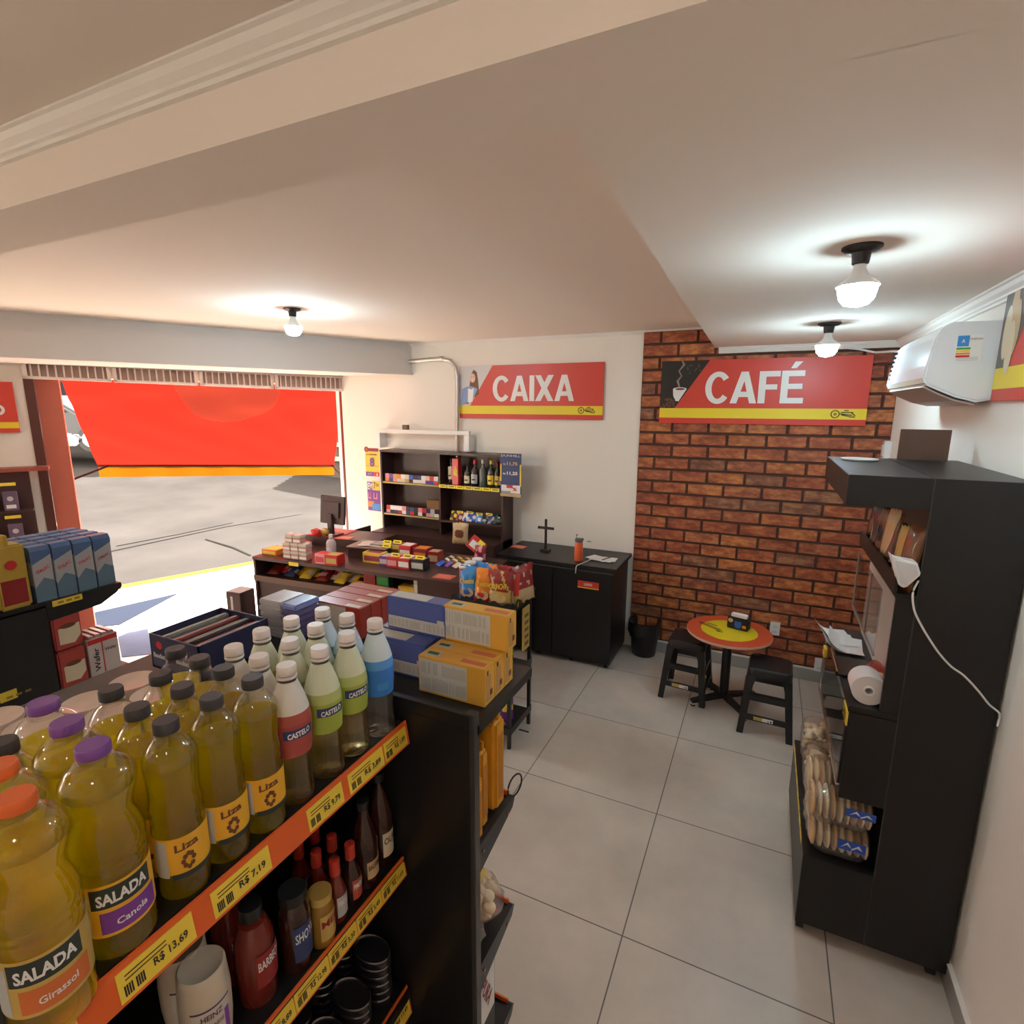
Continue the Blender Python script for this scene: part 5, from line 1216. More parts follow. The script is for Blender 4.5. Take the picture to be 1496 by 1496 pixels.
MB().box(-.10, .10, -.06, .06, 0, .29).build('pack', mat('sack_dark', (.06, .055, .05), .5), t, bev=.012, seg=3)
MB().box(.1002, .1008, -.05, .045, .10, .27).build('white_panel', paper, t)
mb = MB(); put_text(mb, 'PURA', .10, .035, frame((.1010, .0, .19), (0, .5, -1), (0, 1, .5)), 0, .03); mb.build('lettering', pm('dr'), t)
# ============================================================ LEFT SHELF UNIT
gl = empty('left_shelf_unit', (-2.65, 1.09, 0), 0, 'dark shop shelf at the left frame edge, topped with milk cartons', 'shelf unit')
def lb(mb, x0, x1, y0, y1, z0, z1, mi=0): return mb.box(x0+2.65, x1+2.65, y0-1.09, y1-1.09, z0, z1, mi)
lb(MB(), -3.6, -2.66, 1.065, 1.09, .02, 1.36).build('back_panel', blacks, gl)
lb(MB(), -2.665, -2.65, -.6, 1.09, .02, 1.385).build('side_panel', blacks, gl)
lb(MB(), -3.6, -2.65, -.6, 1.385, 1.375, 1.40).build('top_deck', blacks, gl, bev=.002)
for z in (1.40, 1.0, .6):
    mb = MB()
    lb(mb, -3.6, -2.652, 1.09, 1.38, z-.03, z-.0255) if z > 1.3 else lb(mb, -3.6, -2.652, 1.09, 1.38, z-.02, z-.006)
    mb.prism([(.0, z-.001), (.285, z-.001), (.295, z-.014), (.27, z-.04), (.20, z-.075), (.0, z-.085)], 0, -.012, .002); 
    mb.prism([(.0, z-.001), (.285, z-.001), (.295, z-.014), (.27, z-.04), (.0, z-.085)], 0, -.95, -.936); mb.build('tray', blacks, gl)
for (y0, y1, z0, z1) in ((1.112, 1.222, 1.372, 1.397), (.895, .950, 1.045, 1.085), (.60, .75, 1.36, 1.385)):
    m = MB(); lb(m, -2.6475, -2.6465, y0, y1, z0, z1); t = m.build('price_tag', tagy, gl)
    m = MB()
    for b in range(3): lb(m, -2.6463, -2.646, y0+.02+b*.03, y0+.04+b*.03, z0+.008, z0+.017)
    m.build('price_print', mat('tag_print', (.3, .2, .03), .5), t)
lb(MB(), -3.6, -2.67, 1.10, 1.36, 0, .10).build('plinth', blacks, gl)
def milk(x, y, label, w=.07, d=.07):
    t = empty('milk_carton', (x, y, 1.4005), 0, label, 'carton', 'blue and white milk cartons')
    MB().box(-w/2, w/2, -d/2, d/2, 0, .215).build('carton', mat('milk_pale', (.42, .42, .44), .35), t, bev=.002)
    MB().prism([(-w/2, .215), (w/2, .215), (w/2-.012, .232), (-w/2+.012, .232)], 1, -d/2, d/2).build('folded_top', mat('milk_blue', (.08, .15, .30), .35), t)
    m = MB(); f = w/2+.0006
    m.add([(f, -d/2, .16), (f, d/2, .195), (f, d/2, .215), (f, -d/2, .215)], [(0, 1, 2, 3)], 0); m.add([(f, -d/2, 0), (f, d/2, 0), (f, d/2, .08), (f, 0, .10), (f, -d/2, .06)], [(0, 1, 2, 3, 4)], 1)
    m.box(-w/2+.002, w/2, -d/2-.0006, -d/2, 0, .07, 0); m.box(-w/2+.002, w/2, -d/2-.0006, -d/2, .17, .215, 0)
    m.build('blue_print', [mat('milk_blue', (.08, .15, .30), .35), mat('milk_teal', (.12, .20, .27), .35)], t)
    m = MB(); put_text(m, 'ITALAC', .05, .014, frame((f+.0004, 0, .135), (0, 1, .45), (0, -.45, 1)), 0, .02); m.build('lettering', pm('r'), t)
    return t
first = milk(-2.70, 1.335, 'milk carton at the street end of the front row on the left shelf')
pos = ['street end', 'second', 'third', 'nearest']
for ix in range(4):
    for iy in range(4):
        if ix == 0 and iy == 0: continue
        copy_tree(first, (-2.70-ix*.078, 1.335-iy*.076, 1.4005), label='milk carton, %s in its row, %s row from the aisle on the left shelf' % (pos[iy], ORD[ix]))
yp = mat('pack_yellow', (.50, .34, .05), .35, noise=.15, nscale=12)
for ix in range(5):
    for iy in range(2):
        t = empty('yellow_pack', (-2.705-ix*.10, 1.005-iy*.115, 1.4005), 0, 'tall yellow pack left of the milk cartons, %s from the aisle, %s' % (ORD[ix], ['beside the milk', 'nearer the camera'][iy]), 'pack', 'yellow packs on the left shelf')
        MB().box(-.045, .045, -.052, .052, 0, .26).build('pack', yp, t, bev=.008)
        MB().box(-.04, .04, -.006, .006, .255, .30).build('folded_top', yp, t, bev=.002)
        m = MB(); m.box(.0451, .0456, -.04, .04, .02, .12, 0); m.add([(.0462, .02*math.cos(a*PI/6), .18+.02*math.sin(a*PI/6)) for a in range(12)], [tuple(range(12))], 1); m.build('print', [pm('dr'), pm('r')], t)
for k, (z, yy) in enumerate(((1.0, 1.152), (1.172, 1.152))):
    t = empty('coffee_pack', (-2.70, yy, z+.0005), 0, ['lower', 'upper'][k]+' red pack with a coffee cup print on the left lower shelf', 'pack', 'red coffee packs')
    MB().box(-.05, .05, -.052, .052, 0, .165).build('pack', mat('pack_red', (.42, .06, .05), .35), t, bev=.006)
    m = MB(); m.add([(.0506, y_, z_) for y_, z_ in ((-.035, .025), (.02, .02), (.045, .05), (.045, .105), (-.035, .095))], [(0, 1, 2, 3, 4)], 0); m.add([(.0508, .03*math.cos(a*PI/7)+.002, .102+.011*math.sin(a*PI/7)) for a in range(14)], [tuple(range(14))], 1)
    m.build('cup_print', [pm('cr'), pm('br')], t)
wf = empty('wafer_box', (-2.715, 1.215, 1.0005), 0, 'white and red display box of wafers beside the red coffee packs', 'display box')
MB().box(-.06, .06, 0, .125, 0, .175).build('box', mat('wafer_white', (.60, .52, .48), .4), wf, bev=.002)
m = MB(); m.box(.0602, .0608, .002, .123, .15, .172, 0); m.box(.0602, .0608, .055, .060, .005, .15, 0)
m.build('red_edge', pm('r'), wf)
m = MB(); put_text(m, 'Wafer', .11, .022, frame((.0612, .030, .075), (0, 0, 1), (0, -1, 0)), 0, .02); put_text(m, 'Wafer', .05, .014, frame((.0612, .09, .11), (0, 1, 0), (0, 0, 1)), 0, .02); m.build('lettering', ink, wf)
for k in range(4): MB().box(-.058, .058, .008+k*.028, .030+k*.028, .175, .190).build('wafer_pack', mat('foil_pink', (.60, .40, .36), .2, metal=.3), wf, bev=.003)
# shelf against the street wall at far left
sp = on_front(0, 684, -.18)
sw = empty('street_wall_shelf', (sp.x, sp.y, 0), math.atan2(-FD.y, -FD.x), 'brown display shelf with small packets against the left street wall', 'shelf unit')
T_ = 1.70
MB().box(-.6, .30, -.05, .12, T_-.03, T_).build('top_board', mat('shelf_red', (.32, .08, .055), .4), sw, bev=.002)
MB().box(-.6, .16, .08, .12, .02, T_-.03).build('back_panel', mat('shelf_brown', (.07, .03, .028), .5), sw)
for z in (1.35, 1.08, .75): MB().box(-.6, .16, -.03, .08, z-.015, z).build('shelf', MATS['shelf_brown'], sw)
qn = 0
for zi, z in enumerate((1.35, 1.08)):
    for k in range(3):
        x = .03-k*.15
        t = MB().box(x-.05, x+.05, -.036, -.03, z+.21, z+.235); tg = t.build('price_tag', tagy, sw)
        t = empty('packet', sw.matrix_basis @ Vector((x, 0, z+.001)), sw.rotation_euler[2], '%s small dark packet from the jamb on the %s shelf of the street wall display' % (ORD[k], ['upper', 'lower'][zi]), 'packet', 'packets on the street wall display')
        MB().box(-.045, .045, -.015, .015, 0, .16).build('pack', mat('packet_mauve', (.15, .10, .16), .4), t, bev=.004)
        m = MB(); m.box(-.03, .03, -.0158, -.015, .02, .05, 0); m.add([(.02*math.cos(a*PI/6), -.0162, .10+.02*math.sin(a*PI/6)) for a in range(12)], [tuple(range(12))], 1); m.build('print', [pm('w'), pm('y') if k == 1 else pm('gy')], t)
# ============================================================ BACK SHELF UNIT BEHIND THE CHECKOUT
UX0, UX1, UY, UZ = -3.69, -2.24, 4.55, 1.76
bu = empty('cigarette_shelf_unit', (UX0, UY, 0), 0, 'dark wall shelf unit behind the checkout with cigarettes and spirits', 'shelf unit')
wen = mat('wenge_laminate', (.060, .028, .024), .35, noise=.2, nscale=4)
def ub(mb, x0, x1, y0, y1, z0, z1, mi=0): return mb.box(x0-UX0, x1-UX0, y0-UY, y1-UY, z0, z1, mi)
ub(MB(), UX0, UX1, YB-.02, YB-.002, .02, UZ).build('back_panel', wen, bu)
for x in (UX0, -2.965, UX1-.02): ub(MB(), x, x+.02, UY, YB-.02, .02, UZ-.02).build('upright', wen, bu)
ub(MB(), UX0, UX1, UY-.005, YB-.002, UZ-.02, UZ).build('top_board', wen, bu)
for x0, x1, z in ((UX0+.02, -2.965, 1.43), (UX0+.02, -2.965, 1.09), (-2.945, UX1-.02, 1.44), (-2.945, UX1-.02, 1.075)):
    ub(MB(), x0, x1, UY, YB-.02, z-.02, z).build('shelf', wen, bu)
ub(MB(), UX0, UX1, 4.36, YB-.02, .02, .92).build('base_cabinet', wen, bu)
mb = MB(); ub(mb, UX0+.03, -2.97, UY-.002, UY, 1.412, 1.428); ub(mb, UX0+.03, -2.97, UY-.002, UY, 1.072, 1.088); mb.build('price_rail', mat('rail_tan', (.50, .36, .12), .4), bu)
for k in range(7):
    x = -2.96+k*.098; m = MB(); ub(m, x, x+.092, UY-.004, UY, 1.408, 1.440); t = m.build('price_tag', mat('tag_bright', (.88, .68, .04), .4), bu)
    m = MB(); ub(m, x+.02, x+.08, UY-.0046, UY-.004, 1.422, 1.430); m.build('price_print', ink, t)
m = MB(); ub(m, -2.73, -2.64, UY-.004, UY, 1.045, 1.070); m.build('price_tag', MATS['tag_bright'], bu)
# closing panel toward the street
MB().box(-3.70, -3.685, 3.87, 4.35, .02, .985).build('side_screen', wen)
o = bpy.data.objects['side_screen']; tag(o, 'low dark panel closing the checkout area beside the street wall', 'panel')
# cigarettes
cc_ = ['pk', 'p', 'go', 'o', 'w', 'cr', 'b', 'k', 'db', 'w', 'cr', 'r', 'w']
def cig(x, z, c, c2, label, grp):
    t = empty('cigarette_pack', (x, UY+.03, z+.0005), 0, label, 'cigarette pack', grp)
    MB().box(-.026, .026, -.011, .011, 0, .080).build('pack', pm(c), t, bev=.0015)
    MB().box(-.026, .026, -.0116, -.011, .0, .035).build('lower_print', pm(c2), t); return t
for k in range(13): cig(UX0+.07+k*.051, 1.43, cc_[k], cc_[(k*5+3) % 13], '%s cigarette pack from the left on the upper cigarette shelf' % ORD[k], 'cigarette packs on the upper shelf')
c2_ = ['r', 'w', 'w', 'w', 'pk', 'k', 'db', 'k', 'pk', 'r', 'db', 'gy', 'k', 'gy']
for k in range(13): cig(UX0+.07+k*.051, 1.09, c2_[k], c2_[(k*3+4) % 13], '%s cigarette pack from the left on the lower cigarette shelf' % ORD[k], 'cigarette packs on the lower shelf')
t = empty('straw_basket', (-3.06, 4.66, 1.0905), 0, 'small tan box behind the lower cigarette packs', 'box'); MB().box(-.11, .08, -.03, .03, 0, .15).build('box', mat('basket_tan', (.30, .16, .06), .7, noise=.3, nscale=40, bump=.4), t, bev=.004); MB().box(-.115, .085, -.034, .034, .15, .16).build('lid', MATS['basket_tan'], t, bev=.002)
# spirits
def spirit(x, col, lab, capc, h, r, label, neck=.3, lz=(.1, .45)):
    t = empty('spirit_bottle', (x, UY+.075, 1.4405), 0, label, 'bottle', 'spirit bottles on the wall shelf')
    MB().lathe([(0, 0), (r*.95, 0), (r, .006), (r, h*.58), (r*.8, h*.66), (r*.38, h*.74), (r*.34, h*.86), (0, h*.86)], 20).build('bottle', col, t, ang=40)
    MB().lathe([(0, h*.86), (r*.42, h*.86), (r*.42, h), (0, h)], 16).build('cap', capc, t)
    if lab:
        m = MB(); m.arc(r+.0008, h*lz[0], h*lz[1], -PI/2-1.1, -PI/2+1.1, 12); l = m.build('front_label', lab, t)
        m = MB(); m.arc(r+.0012, h*(lz[0]+.12), h*(lz[0]+.18), -PI/2-.5, -PI/2+.5, 6); m.build('label_print', ink, l)
    return t
gk = mat('glass_dark', (.02, .025, .015), .08, coat=.6); gcl = mat('glass_grey', (.10, .12, .11), .08, coat=.6); gw = mat('glass_wine', (.03, .01, .012), .08, coat=.6)
spirit(-2.67, gk, pm('cr'), pm('k'), .215, .034, 'short dark spirit bottle with a cream label, first right of the red box')
spirit(-2.585, gw, pm('gy'), pm('r'), .255, .038, 'red-capped spirit bottle with a grey label')
spirit(-2.495, gcl, None, pm('gy'), .262, .038, 'clear glass spirit bottle without a front label')
spirit(-2.405, gk, pm('y'), pm('y'), .258, .038, 'yellow-capped spirit bottle with a yellow and white label')
spirit(-2.335, gk, pm('go'), pm('dr'), .250, .031, 'red-capped bottle with a gold label, second from the right')
spirit(-2.282, gk, pm('go'), pm('dr'), .250, .031, 'red-capped bottle with a gold label, rightmost on the spirits shelf')
t = empty('gift_box', (-2.785, UY+.06, 1.4405), 0, 'tall red gift box with a flame print on the spirits shelf', 'box'); MB().box(-.034, .034, -.034, .034, 0, .262).build('box', pm('r', .25), t, bev=.002)
m = MB(); m.add([(x, -.0346, z) for x, z in ((-.015, .1), (.02, .09), (.024, .14), (.004, .19), (-.012, .15))], [(0, 1, 2, 3, 4)]); m.build('flame_print', pm('y'), t)
spirit(-2.86, gw, pm('cr'), pm('k'), .255, .03, 'dark bottle with cream print left of the red gift box', lz=(.2, .7))
# packets on the middle shelf
for k in range(8):
    x = -2.83+k*.072; c = ['br', 'mr', 'w', 'b', 'lb', 'k', 'db', 'k'][k]
    snack_bag('candy_bag', (x, UY+.05, 1.0755), (-.5, .12*math.sin(k*2), .1*math.cos(k)), .085, .10, .03, [c, ['y', 'gy', 'b', 'w', 'w', 'gr', 'gy', 'dg'][k]], '%s candy bag from the left on the middle wall shelf' % ORD[k], 'candy bag', 'candy bags on the middle wall shelf', seed=k, region=lambda u, v, s=k: 1 if math.sin(6*u+s)*math.cos(7*v+s) > .25 else 0)
for k in range(4):
    x = -2.73+k*.11; f = empty('price_card', (x, UY+.02, 1.16+.006*(k % 2)), 0, '%s yellow price card standing among the candy bags' % ORD[k], 'price card', 'yellow price cards among the candy bags'); MB().box(-.035, .035, 0, .002, -.0, .022).build('card', MATS['tag_bright'], f); MB().box(-.02, .02, -.0006, 0, .008, .014).build('print', ink, f)
# price posters hung on the unit
def poster(x0, x1, z0, z1, label, items, y=UY-.012, base='db'):
    o = empty('price_poster', (x0, y, z0), 0, label, 'poster'); w, h_ = x1-x0, z1-z0
    MB().box(0, w, 0, .003, 0, h_).build('sheet', pm(base), o)
    cols = {}
    for it in items:
        if it[0] == 'r': _, a, b, c, d, col = it; cols.setdefault(col, MB()).box(a*w, b*w, -.001-.0004*len(cols), 0, c*h_, d*h_)
    for i, (col, m) in enumerate(cols.items()): m.build('print_area', pm(col), o)
    for it in items:
        if it[0] == 't':
            _, s, cx, cz, tw, th, col = it; m = MB(); put_text(m, s, tw*w, th*h_, frame((cx*w, -.005, cz*h_), *NY), 0, .03, 0); m.build('lettering', pm(col), o)
    return o
poster(-2.262, -2.045, 1.375, 1.782, 'navy tobacco price poster hanging at the right end of the wall shelf', [('r', 0, .05, .35, .75, 'y'), ('r', .93, 1, .25, .75, 'y'), ('r', .05, .95, .08, .27, 'w'), ('r', .3, .6, .2, .27, 'r'), ('r', .0, 1, .0, .07, 'tan'), ('r', .05, .5, .08, .13, 'gr'),
  ('t', 'DUNHILL', .5, .95, .92, .055, 'gy'), ('t', 'R$', .2, .75, .12, .04, 'go'), ('t', '11,75', .58, .76, .5, .085, 'go'), ('t', 'R$', .2, .53, .12, .04, 'w'), ('t', '11,25', .58, .54, .5, .09, 'w'), ('t', '%', .7, .18, .2, .08, 'r')])
pq1 = poster(-3.875, -3.695, 1.475, 1.765, 'yellow poster reading 8 beside the cigarette shelves', [('r', 0, 1, .36, .40, 'go'), ('t', 'A PARTIR', .5, .80, .8, .06, 'br'), ('t', '8', .5, .52, .34, .34, 'p'), ('r', 0, 1, .0, .16, 'p'), ('r', .55, 1, .0, .16, 'r'), ('t', '6', .85, .08, .12, .12, 'w'), ('t', 'EM', .3, .08, .3, .07, 'gy')], base='y')
m = MB(); m.box(0, .18, -.0012, 0, .265, .30); m.add([(.02+.03*math.cos(a*PI/8), -.0014, .285+.03*math.sin(a*PI/8)) for a in range(16)], [tuple(range(16))]); m.build('header', pm('mr'), pq1)
m = MB(); put_text(m, '12', .026, .026, frame((.02, -.002, .285), *NY), 0, .03, 0); m.build('lettering', pm('o'), pq1)
poster(-3.868, -3.698, 1.10, 1.465, 'violet price poster reading EM 7,50 under the yellow one', [('r', .0, 1, .86, 1, 'w'), ('r', .45, 1, .62, .90, 'y'), ('r', 0, .5, .12, .28, 'o'), ('r', .35, 1, .03, .22, 'lb'), ('t', 'EM', .25, .73, .36, .2, 'w'), ('t', '7', .62, .76, .16, .2, 'br'), ('t', '50', .83, .78, .2, .10, 'br'), ('t', 'Ll', .2, .45, .2, .18, 'pk'), ('t', 'Ll', .65, .45, .3, .18, 'pk')], base='p')
# ============================================================ CHECKOUT DESK
DA = math.atan2(.164, 1.976); DO = Vector((-3.94, 3.10, 0)); DZ = .93
dk = empty('checkout_desk', DO, DA, 'long dark checkout counter with an open snack niche facing the shop', 'counter')
DL, DD = 2.10, .72
MB().box(0, DL, 0, DD, DZ-.025, DZ).build('worktop', wen, dk, bev=.002)
MB().box(0, .02, 0.01, DD, .02, DZ-.025).build('side_panel', wen, dk)
MB().box(DL-.02, DL, 0.01, DD, .02, DZ-.025).build('side_panel', wen, dk)
MB().box(.02, DL-.02, .30, .318, .02, DZ-.025).build('niche_back', wen, dk)
MB().box(.02, DL-.02, .012, .30, .735, .752).build('niche_shelf', wen, dk)
MB().box(0.0, DL, .0, .014, .715, .765).build('niche_lip', mat('lip_brown', (.14, .07, .05), .35), dk)
MB().box(.02, DL-.02, .03, .045, .02, .715).build('front_panel', wen, dk)
MB().box(1.62, DL-.02, .012, .03, .765, DZ-.026).build('end_fascia', wen, dk)
DM = Matrix.Translation(DO) @ rz(DA); DMi = DM.inverted()
m = MB(); m.box(.40, .50, -.003, 0, DZ-.035, DZ-.004); t = m.build('price_tag', MATS['tag_bright'], dk)
def dz(px, py, z=DZ): return on_z(px, py, z)
# snacks lying in the niche
cols = [('dr', 'br'), ('r', 'go'), ('db', 'gy'), ('ye', 'o'), ('y', 'cr'), ('y', 'dg'), ('dr', 'pk'), ('cr', 'r'), ('y', 'tan'), ('cr', 'y'), ('ye', 'k'), ('ye', 'y')]
for k, (a, b) in enumerate(cols):
    u = .10+k*.088; v = .17 if k % 2 else .11
    p = DM @ Vector((u, v, .7525))
    snack_bag('snack_bag', p, (-1.15, .05*math.sin(k*3), DA+.12*math.cos(k*2)), .125, .14, .035, [a, b], '%s snack bag from the left lying in the checkout niche' % ORD[k], 'snack packet', 'snack bags in the checkout niche', seed=k+30, region=lambda u, v, s=k: 1 if .3 < v < .62 and math.sin(5*u+s) > -.2 else 0)
def dbox(u, v, z, w, d, h, c, c2, name, label, cat, rot=0, grp=None, tilt=0, txt=None):
    p = DM @ Vector((u, v, z+.001)); t = empty(name, p, DA+rot, label, cat, grp)
    if tilt: t.rotation_euler = (tilt, 0, DA+rot)
    MB().box(-w/2, w/2, -d/2, d/2, 0, h).build('box', pm(c), t, bev=.002)
    m = MB(); m.box(-w*.42, w*.42, -d/2-.0008, -d/2, h*.2, h*.72); m.build('front_print', pm(c2), t)
    m = MB(); m.box(-w*.4, w*.4, -d*.38, d*.38, h, h+.0008); m.build('top_print', pm(c2), t)
    if txt: m = MB(); put_text(m, txt, w*.6, h*.22, frame((0, -d/2-.0012, h*.46), *NY), 0, .02); m.build('lettering', pm('w'), t)
    return t
dbox(1.10, .16, .752, .11, .06, .13, 'r', 'dr', 'biscuit_pack', 'red biscuit pack in the niche above the red cartons', 'biscuit pack')
dbox(1.22, .17, .752, .12, .06, .12, 'dg', 'g', 'biscuit_pack', 'green biscuit pack in the niche beside the red one', 'biscuit pack')
dbox(1.49, .12, .752, .17, .08, .06, 'ye', 'y', 'snack_pack', 'yellow pack low in the niche above the blue carton', 'pack')
dbox(1.68, .0, .7, .001, .001, .001, 'w', 'w', 'x', 'x', 'x') if False else None
t = dbox(1.585, .10, .752, .075, .045, .125, 'gy', 'w', 'battery_card', 'white and blue card pack in the niche above the blue carton', 'pack'); 
dbox(1.655, .11, .752, .065, .05, .120, 'b', 'lb', 'card_pack', 'blue pack beside the white card pack in the niche', 'pack')
def wpt(px, py, z=DZ):
    p = DMi @ on_z(px, py, z); return p.x, p.y
# items on the left part
def gum(px, py, z, c, label, w=.075):
    u, v = wpt(px, py, z); t = empty('chewing_gum_tub', DM @ Vector((u, v, z+.001)), DA, label, 'tub', 'small tubs stacked on the checkout')
    MB().lathe([(0, 0), (w*.42, 0), (w*.45, .01), (w*.45, .045), (w*.42, .05), (0, .05)], 16).build('tub', pm(c), t)
    MB().lathe([(0, .05), (w*.46, .05), (w*.47, .055), (w*.46, .068), (0, .07)], 16).build('lid', pm('w'), t); return t
g0 = wpt(433, 818)
pos_ = [('front left', 0, 0), ('front middle', .085, .0), ('front right', .17, .0)]
for z, nm in ((DZ, 'bottom'), (DZ+.072, 'middle'), (DZ+.144, 'top')):
    for k, (l, du, dv) in enumerate(pos_[:3 if z < DZ+.1 else 2]):
        p = DM @ Vector((.33+du+(.03 if z > DZ+.1 else 0), .09, z+.001)); t = empty('sweets_tub', p, DA, '%s layer %s pale pink sweets tub stacked on the checkout' % (nm, l.split()[1]), 'tub', 'sweets tubs stacked on the checkout')
        MB().box(-.040, .040, -.035, .035, 0, .045).build('tub', mat('tub_pink', (.60, .30, .26), .4), t, bev=.004)
        MB().box(-.042, .042, -.037, .037, .045, .070).build('lid', mat('lid_cream', (.62, .56, .48), .4), t, bev=.005)
        MB().box(-.036, .036, -.0366, -.0352, .01, .03).build('print', pm('w'), t)
u, v = wpt(396, 806); 
dbox(.10, .17, DZ, .16, .16, .045, 'o', 'y', 'candy_tray', 'low orange and yellow candy tray at the left end of the checkout', 'candy tray')
dbox(.19, .38, DZ, .14, .14, .05, 'gy', 'gr', 'candy_tray', 'grey candy tray behind the orange one', 'candy tray')
# raised block with monitor
rb_ = empty('cash_drawer_block', DM @ Vector((.12, .52, DZ+.001)), DA, 'dark raised block under the monitor with a red top', 'block')
MB().box(0, .78, 0, .34, 0, .085).build('block', wen, rb_, bev=.002); MB().box(.01, .35, .01, .33, .085, .089).build('red_top', mat('block_red', (.55, .05, .03), .4), rb_)
mo = empty('monitor', DM @ Vector((.36, .62, DZ+.091)), DA-.12, 'dark flat monitor seen from behind on the checkout', 'monitor')
tlt = Matrix.Rotation(-.10, 4, 'X')
MB().box(-.155, .155, -.014, .008, .10, .365, 0, tlt).build('housing', mat('monitor_brown', (.05, .022, .022), .4), mo, bev=.006)
MB().box(-.145, .145, .008, .011, .11, .355, 0, tlt).build('screen', mat('screen_dark', (.01, .01, .012), .1), mo)
MB().box(-.10, .10, -.03, -.014, .16, .31, 0, tlt).build('back_cover', MATS['monitor_brown'], mo, bev=.006)
MB().box(-.03, .03, -.035, .0, .0, .20).build('stand', MATS['monitor_brown'], mo, bev=.004)
MB().box(-.09, .09, -.08, .06, 0, .012).build('base', MATS['monitor_brown'], mo, bev=.004)
for k, (px, py, c, l) in enumerate([(462, 779, 'r', 'bright red cloth bundle beside the monitor stand'), (475, 778, 'go', 'small golden bundle right of the red one')]):
    p = on_z(px, py+4, DZ+.09); lump(m := MB(), (0, 0, .035), .045, 1.2, .9, .8, k, amp=.2); o = m.build('bundle', pm(c), loc=(p.x, p.y, DZ+.088)); tag(o, l, 'bundle')
p = on_z(463, 792, DZ); t = empty('red_dish', (p.x, p.y-.02, DZ+.001), 0, 'shallow red dish in front of the raised block', 'dish'); MB().lathe([(0, 0), (.05, 0), (.085, .035), (.082, .037), (.048, .006), (0, .006)], 24).build('bowl', pm('r'), t)
MB().lathe([(.082, .034), (.088, .037), (.082, .040)], 24, cap=False).build('rim', pm('r'), t)
p = on_z(485, 815, DZ); t = empty('gel_bottle', (p.x, p.y, DZ+.001), 0, 'clear sanitiser bottle standing on the checkout', 'bottle')
MB().lathe([(0, 0), (.038, 0), (.042, .01), (.042, .13), (.03, .155), (.016, .165), (.016, .18), (0, .18)], 20).build('bottle', mat('gel_plastic', (.52, .40, .38), .2), t, ang=40)
MB().lathe([(0, .18), (.018, .18), (.018, .205), (.008, .21), (0, .21)], 16).build('cap', white, t); m = MB(); m.arc(.0425, .04, .10, -PI/2-1.0, -PI/2+1.0, 10); m.build('front_label', pm('gy'), t)
# register box with papers
u1, v1 = wpt(538, 806); 
rg = empty('cash_register', DM @ Vector((.79, .27, DZ+.001)), DA+.08, 'black box with loose papers on top on the checkout', 'cash register')
MB().box(0, .36, 0, .26, 0, .09).build('case', wen, rg, bev=.003); MB().box(-.01, .37, -.01, .27, .09, .10).build('top', mat('register_top', (.16, .10, .09), .35), rg, bev=.002); MB().box(.24, .34, -.002, 0, .03, .055).build('slot', graphite, rg)
t = empty('papers', DM @ Vector((.96, .42, DZ+.102)), DA+.15, 'sheets of paper lying on the black register box', 'papers'); m = MB()
for k in range(3): m.box(-.12, .12, -.08, .08, .002*k, .002*k+.001, 0, rz(.2*k-.15))
m.build('sheets', mat('paper_warm', (.66, .56, .46), .7), t)
dbox(.70, .075, DZ, .10, .10, .085, 'pk', 'r', 'candy_box', 'pink open candy box on the checkout left of the orange one', 'candy box'); dbox(.815, .075, DZ, .115, .11, .085, 'r', 'go', 'candy_box', 'red and yellow open candy box on the checkout front edge', 'candy box', rot=.05)
# red booklets
def redbook(px, py, l, z=DZ, w=.16, h_=.11, a=0):
    p = on_z(px, py, z); t = empty('leaflet', (p.x, p.y, z+.001), a, l, 'leaflet'); MB().box(-w/2, w/2, -h_/2, h_/2, 0, .003).build('sheet', MATS['flyer_red'], t); m = MB()
    for k in range(4): m.box(-w*.4, w*(.38-.08*(k % 2)), h_*(.28-.17*k), h_*(.34-.17*k), .0031, .0034)
    m.build('print_lines', MATS['flyer_print'], t)
redbook(649, 843, 'red leaflet on the bare right part of the checkout', a=DA)
redbook(503, 786, 'pink booklet behind the register box', z=DZ+.086, a=.2)
# candy display boxes on the right part
CB = [(.98, .255, .18, .10, .085, 'y', 'mr', 'yellow-framed maroon candy box, frontmost at the left of the cluster'), (1.11, .24, .085, .12, .075, 'p', 'gy', 'violet candy box right of the yellow-framed one'),
      (1.205, .22, .10, .13, .085, 'r', 'pk', 'red candy box, left of the two red ones in front'), (1.315, .22, .11, .14, .085, 'r', 'w', 'red and white candy box, right of the two red ones in front'), (1.44, .20, .12, .10, .090, 'k', 'gy', 'black candy box at the right end of the front row'),
      (.93, .42, .17, .10, .11, 'k', 'gr', 'dark candy box at the back left of the cluster'), (1.08, .44, .11, .12, .12, 'go', 'br', 'gold candy box behind the violet one'), (1.20, .42, .11, .12, .13, 'r', 'w', 'red candy box in the middle of the back row'), (1.33, .44, .13, .12, .11, 'mr', 'o', 'maroon candy box in the back row'), (1.46, .42, .10, .10, .10, 'dr', 'tan', 'dark red candy box at the right of the back row')]
for (u, v, w, d, h_, a, b, l) in CB: dbox(u+.10, v, DZ, w, d, h_, a, b, 'candy_box', l, 'candy box', grp='candy boxes on the checkout')
for k, (u, v, z) in enumerate([(1.08, .39, .125), (1.18, .39, .135), (1.30, .17, .092), (1.41, .17, .092), (1.53, .16, .096), (1.09, .36, .100)]):
    p = DM @ Vector((u+.03, v, DZ+z)); t = empty('price_card', p, DA, '%s yellow price card from the left, propped on the candy boxes' % ORD[k], 'price card', 'yellow price cards on the candy boxes'); t.rotation_euler = (-.35, 0, DA)
    MB().box(-.04, .04, 0, .002, 0, .03).build('card', MATS['tag_bright'], t); MB().box(-.025, .025, -.0006, 0, .010, .018).build('print', ink, t)
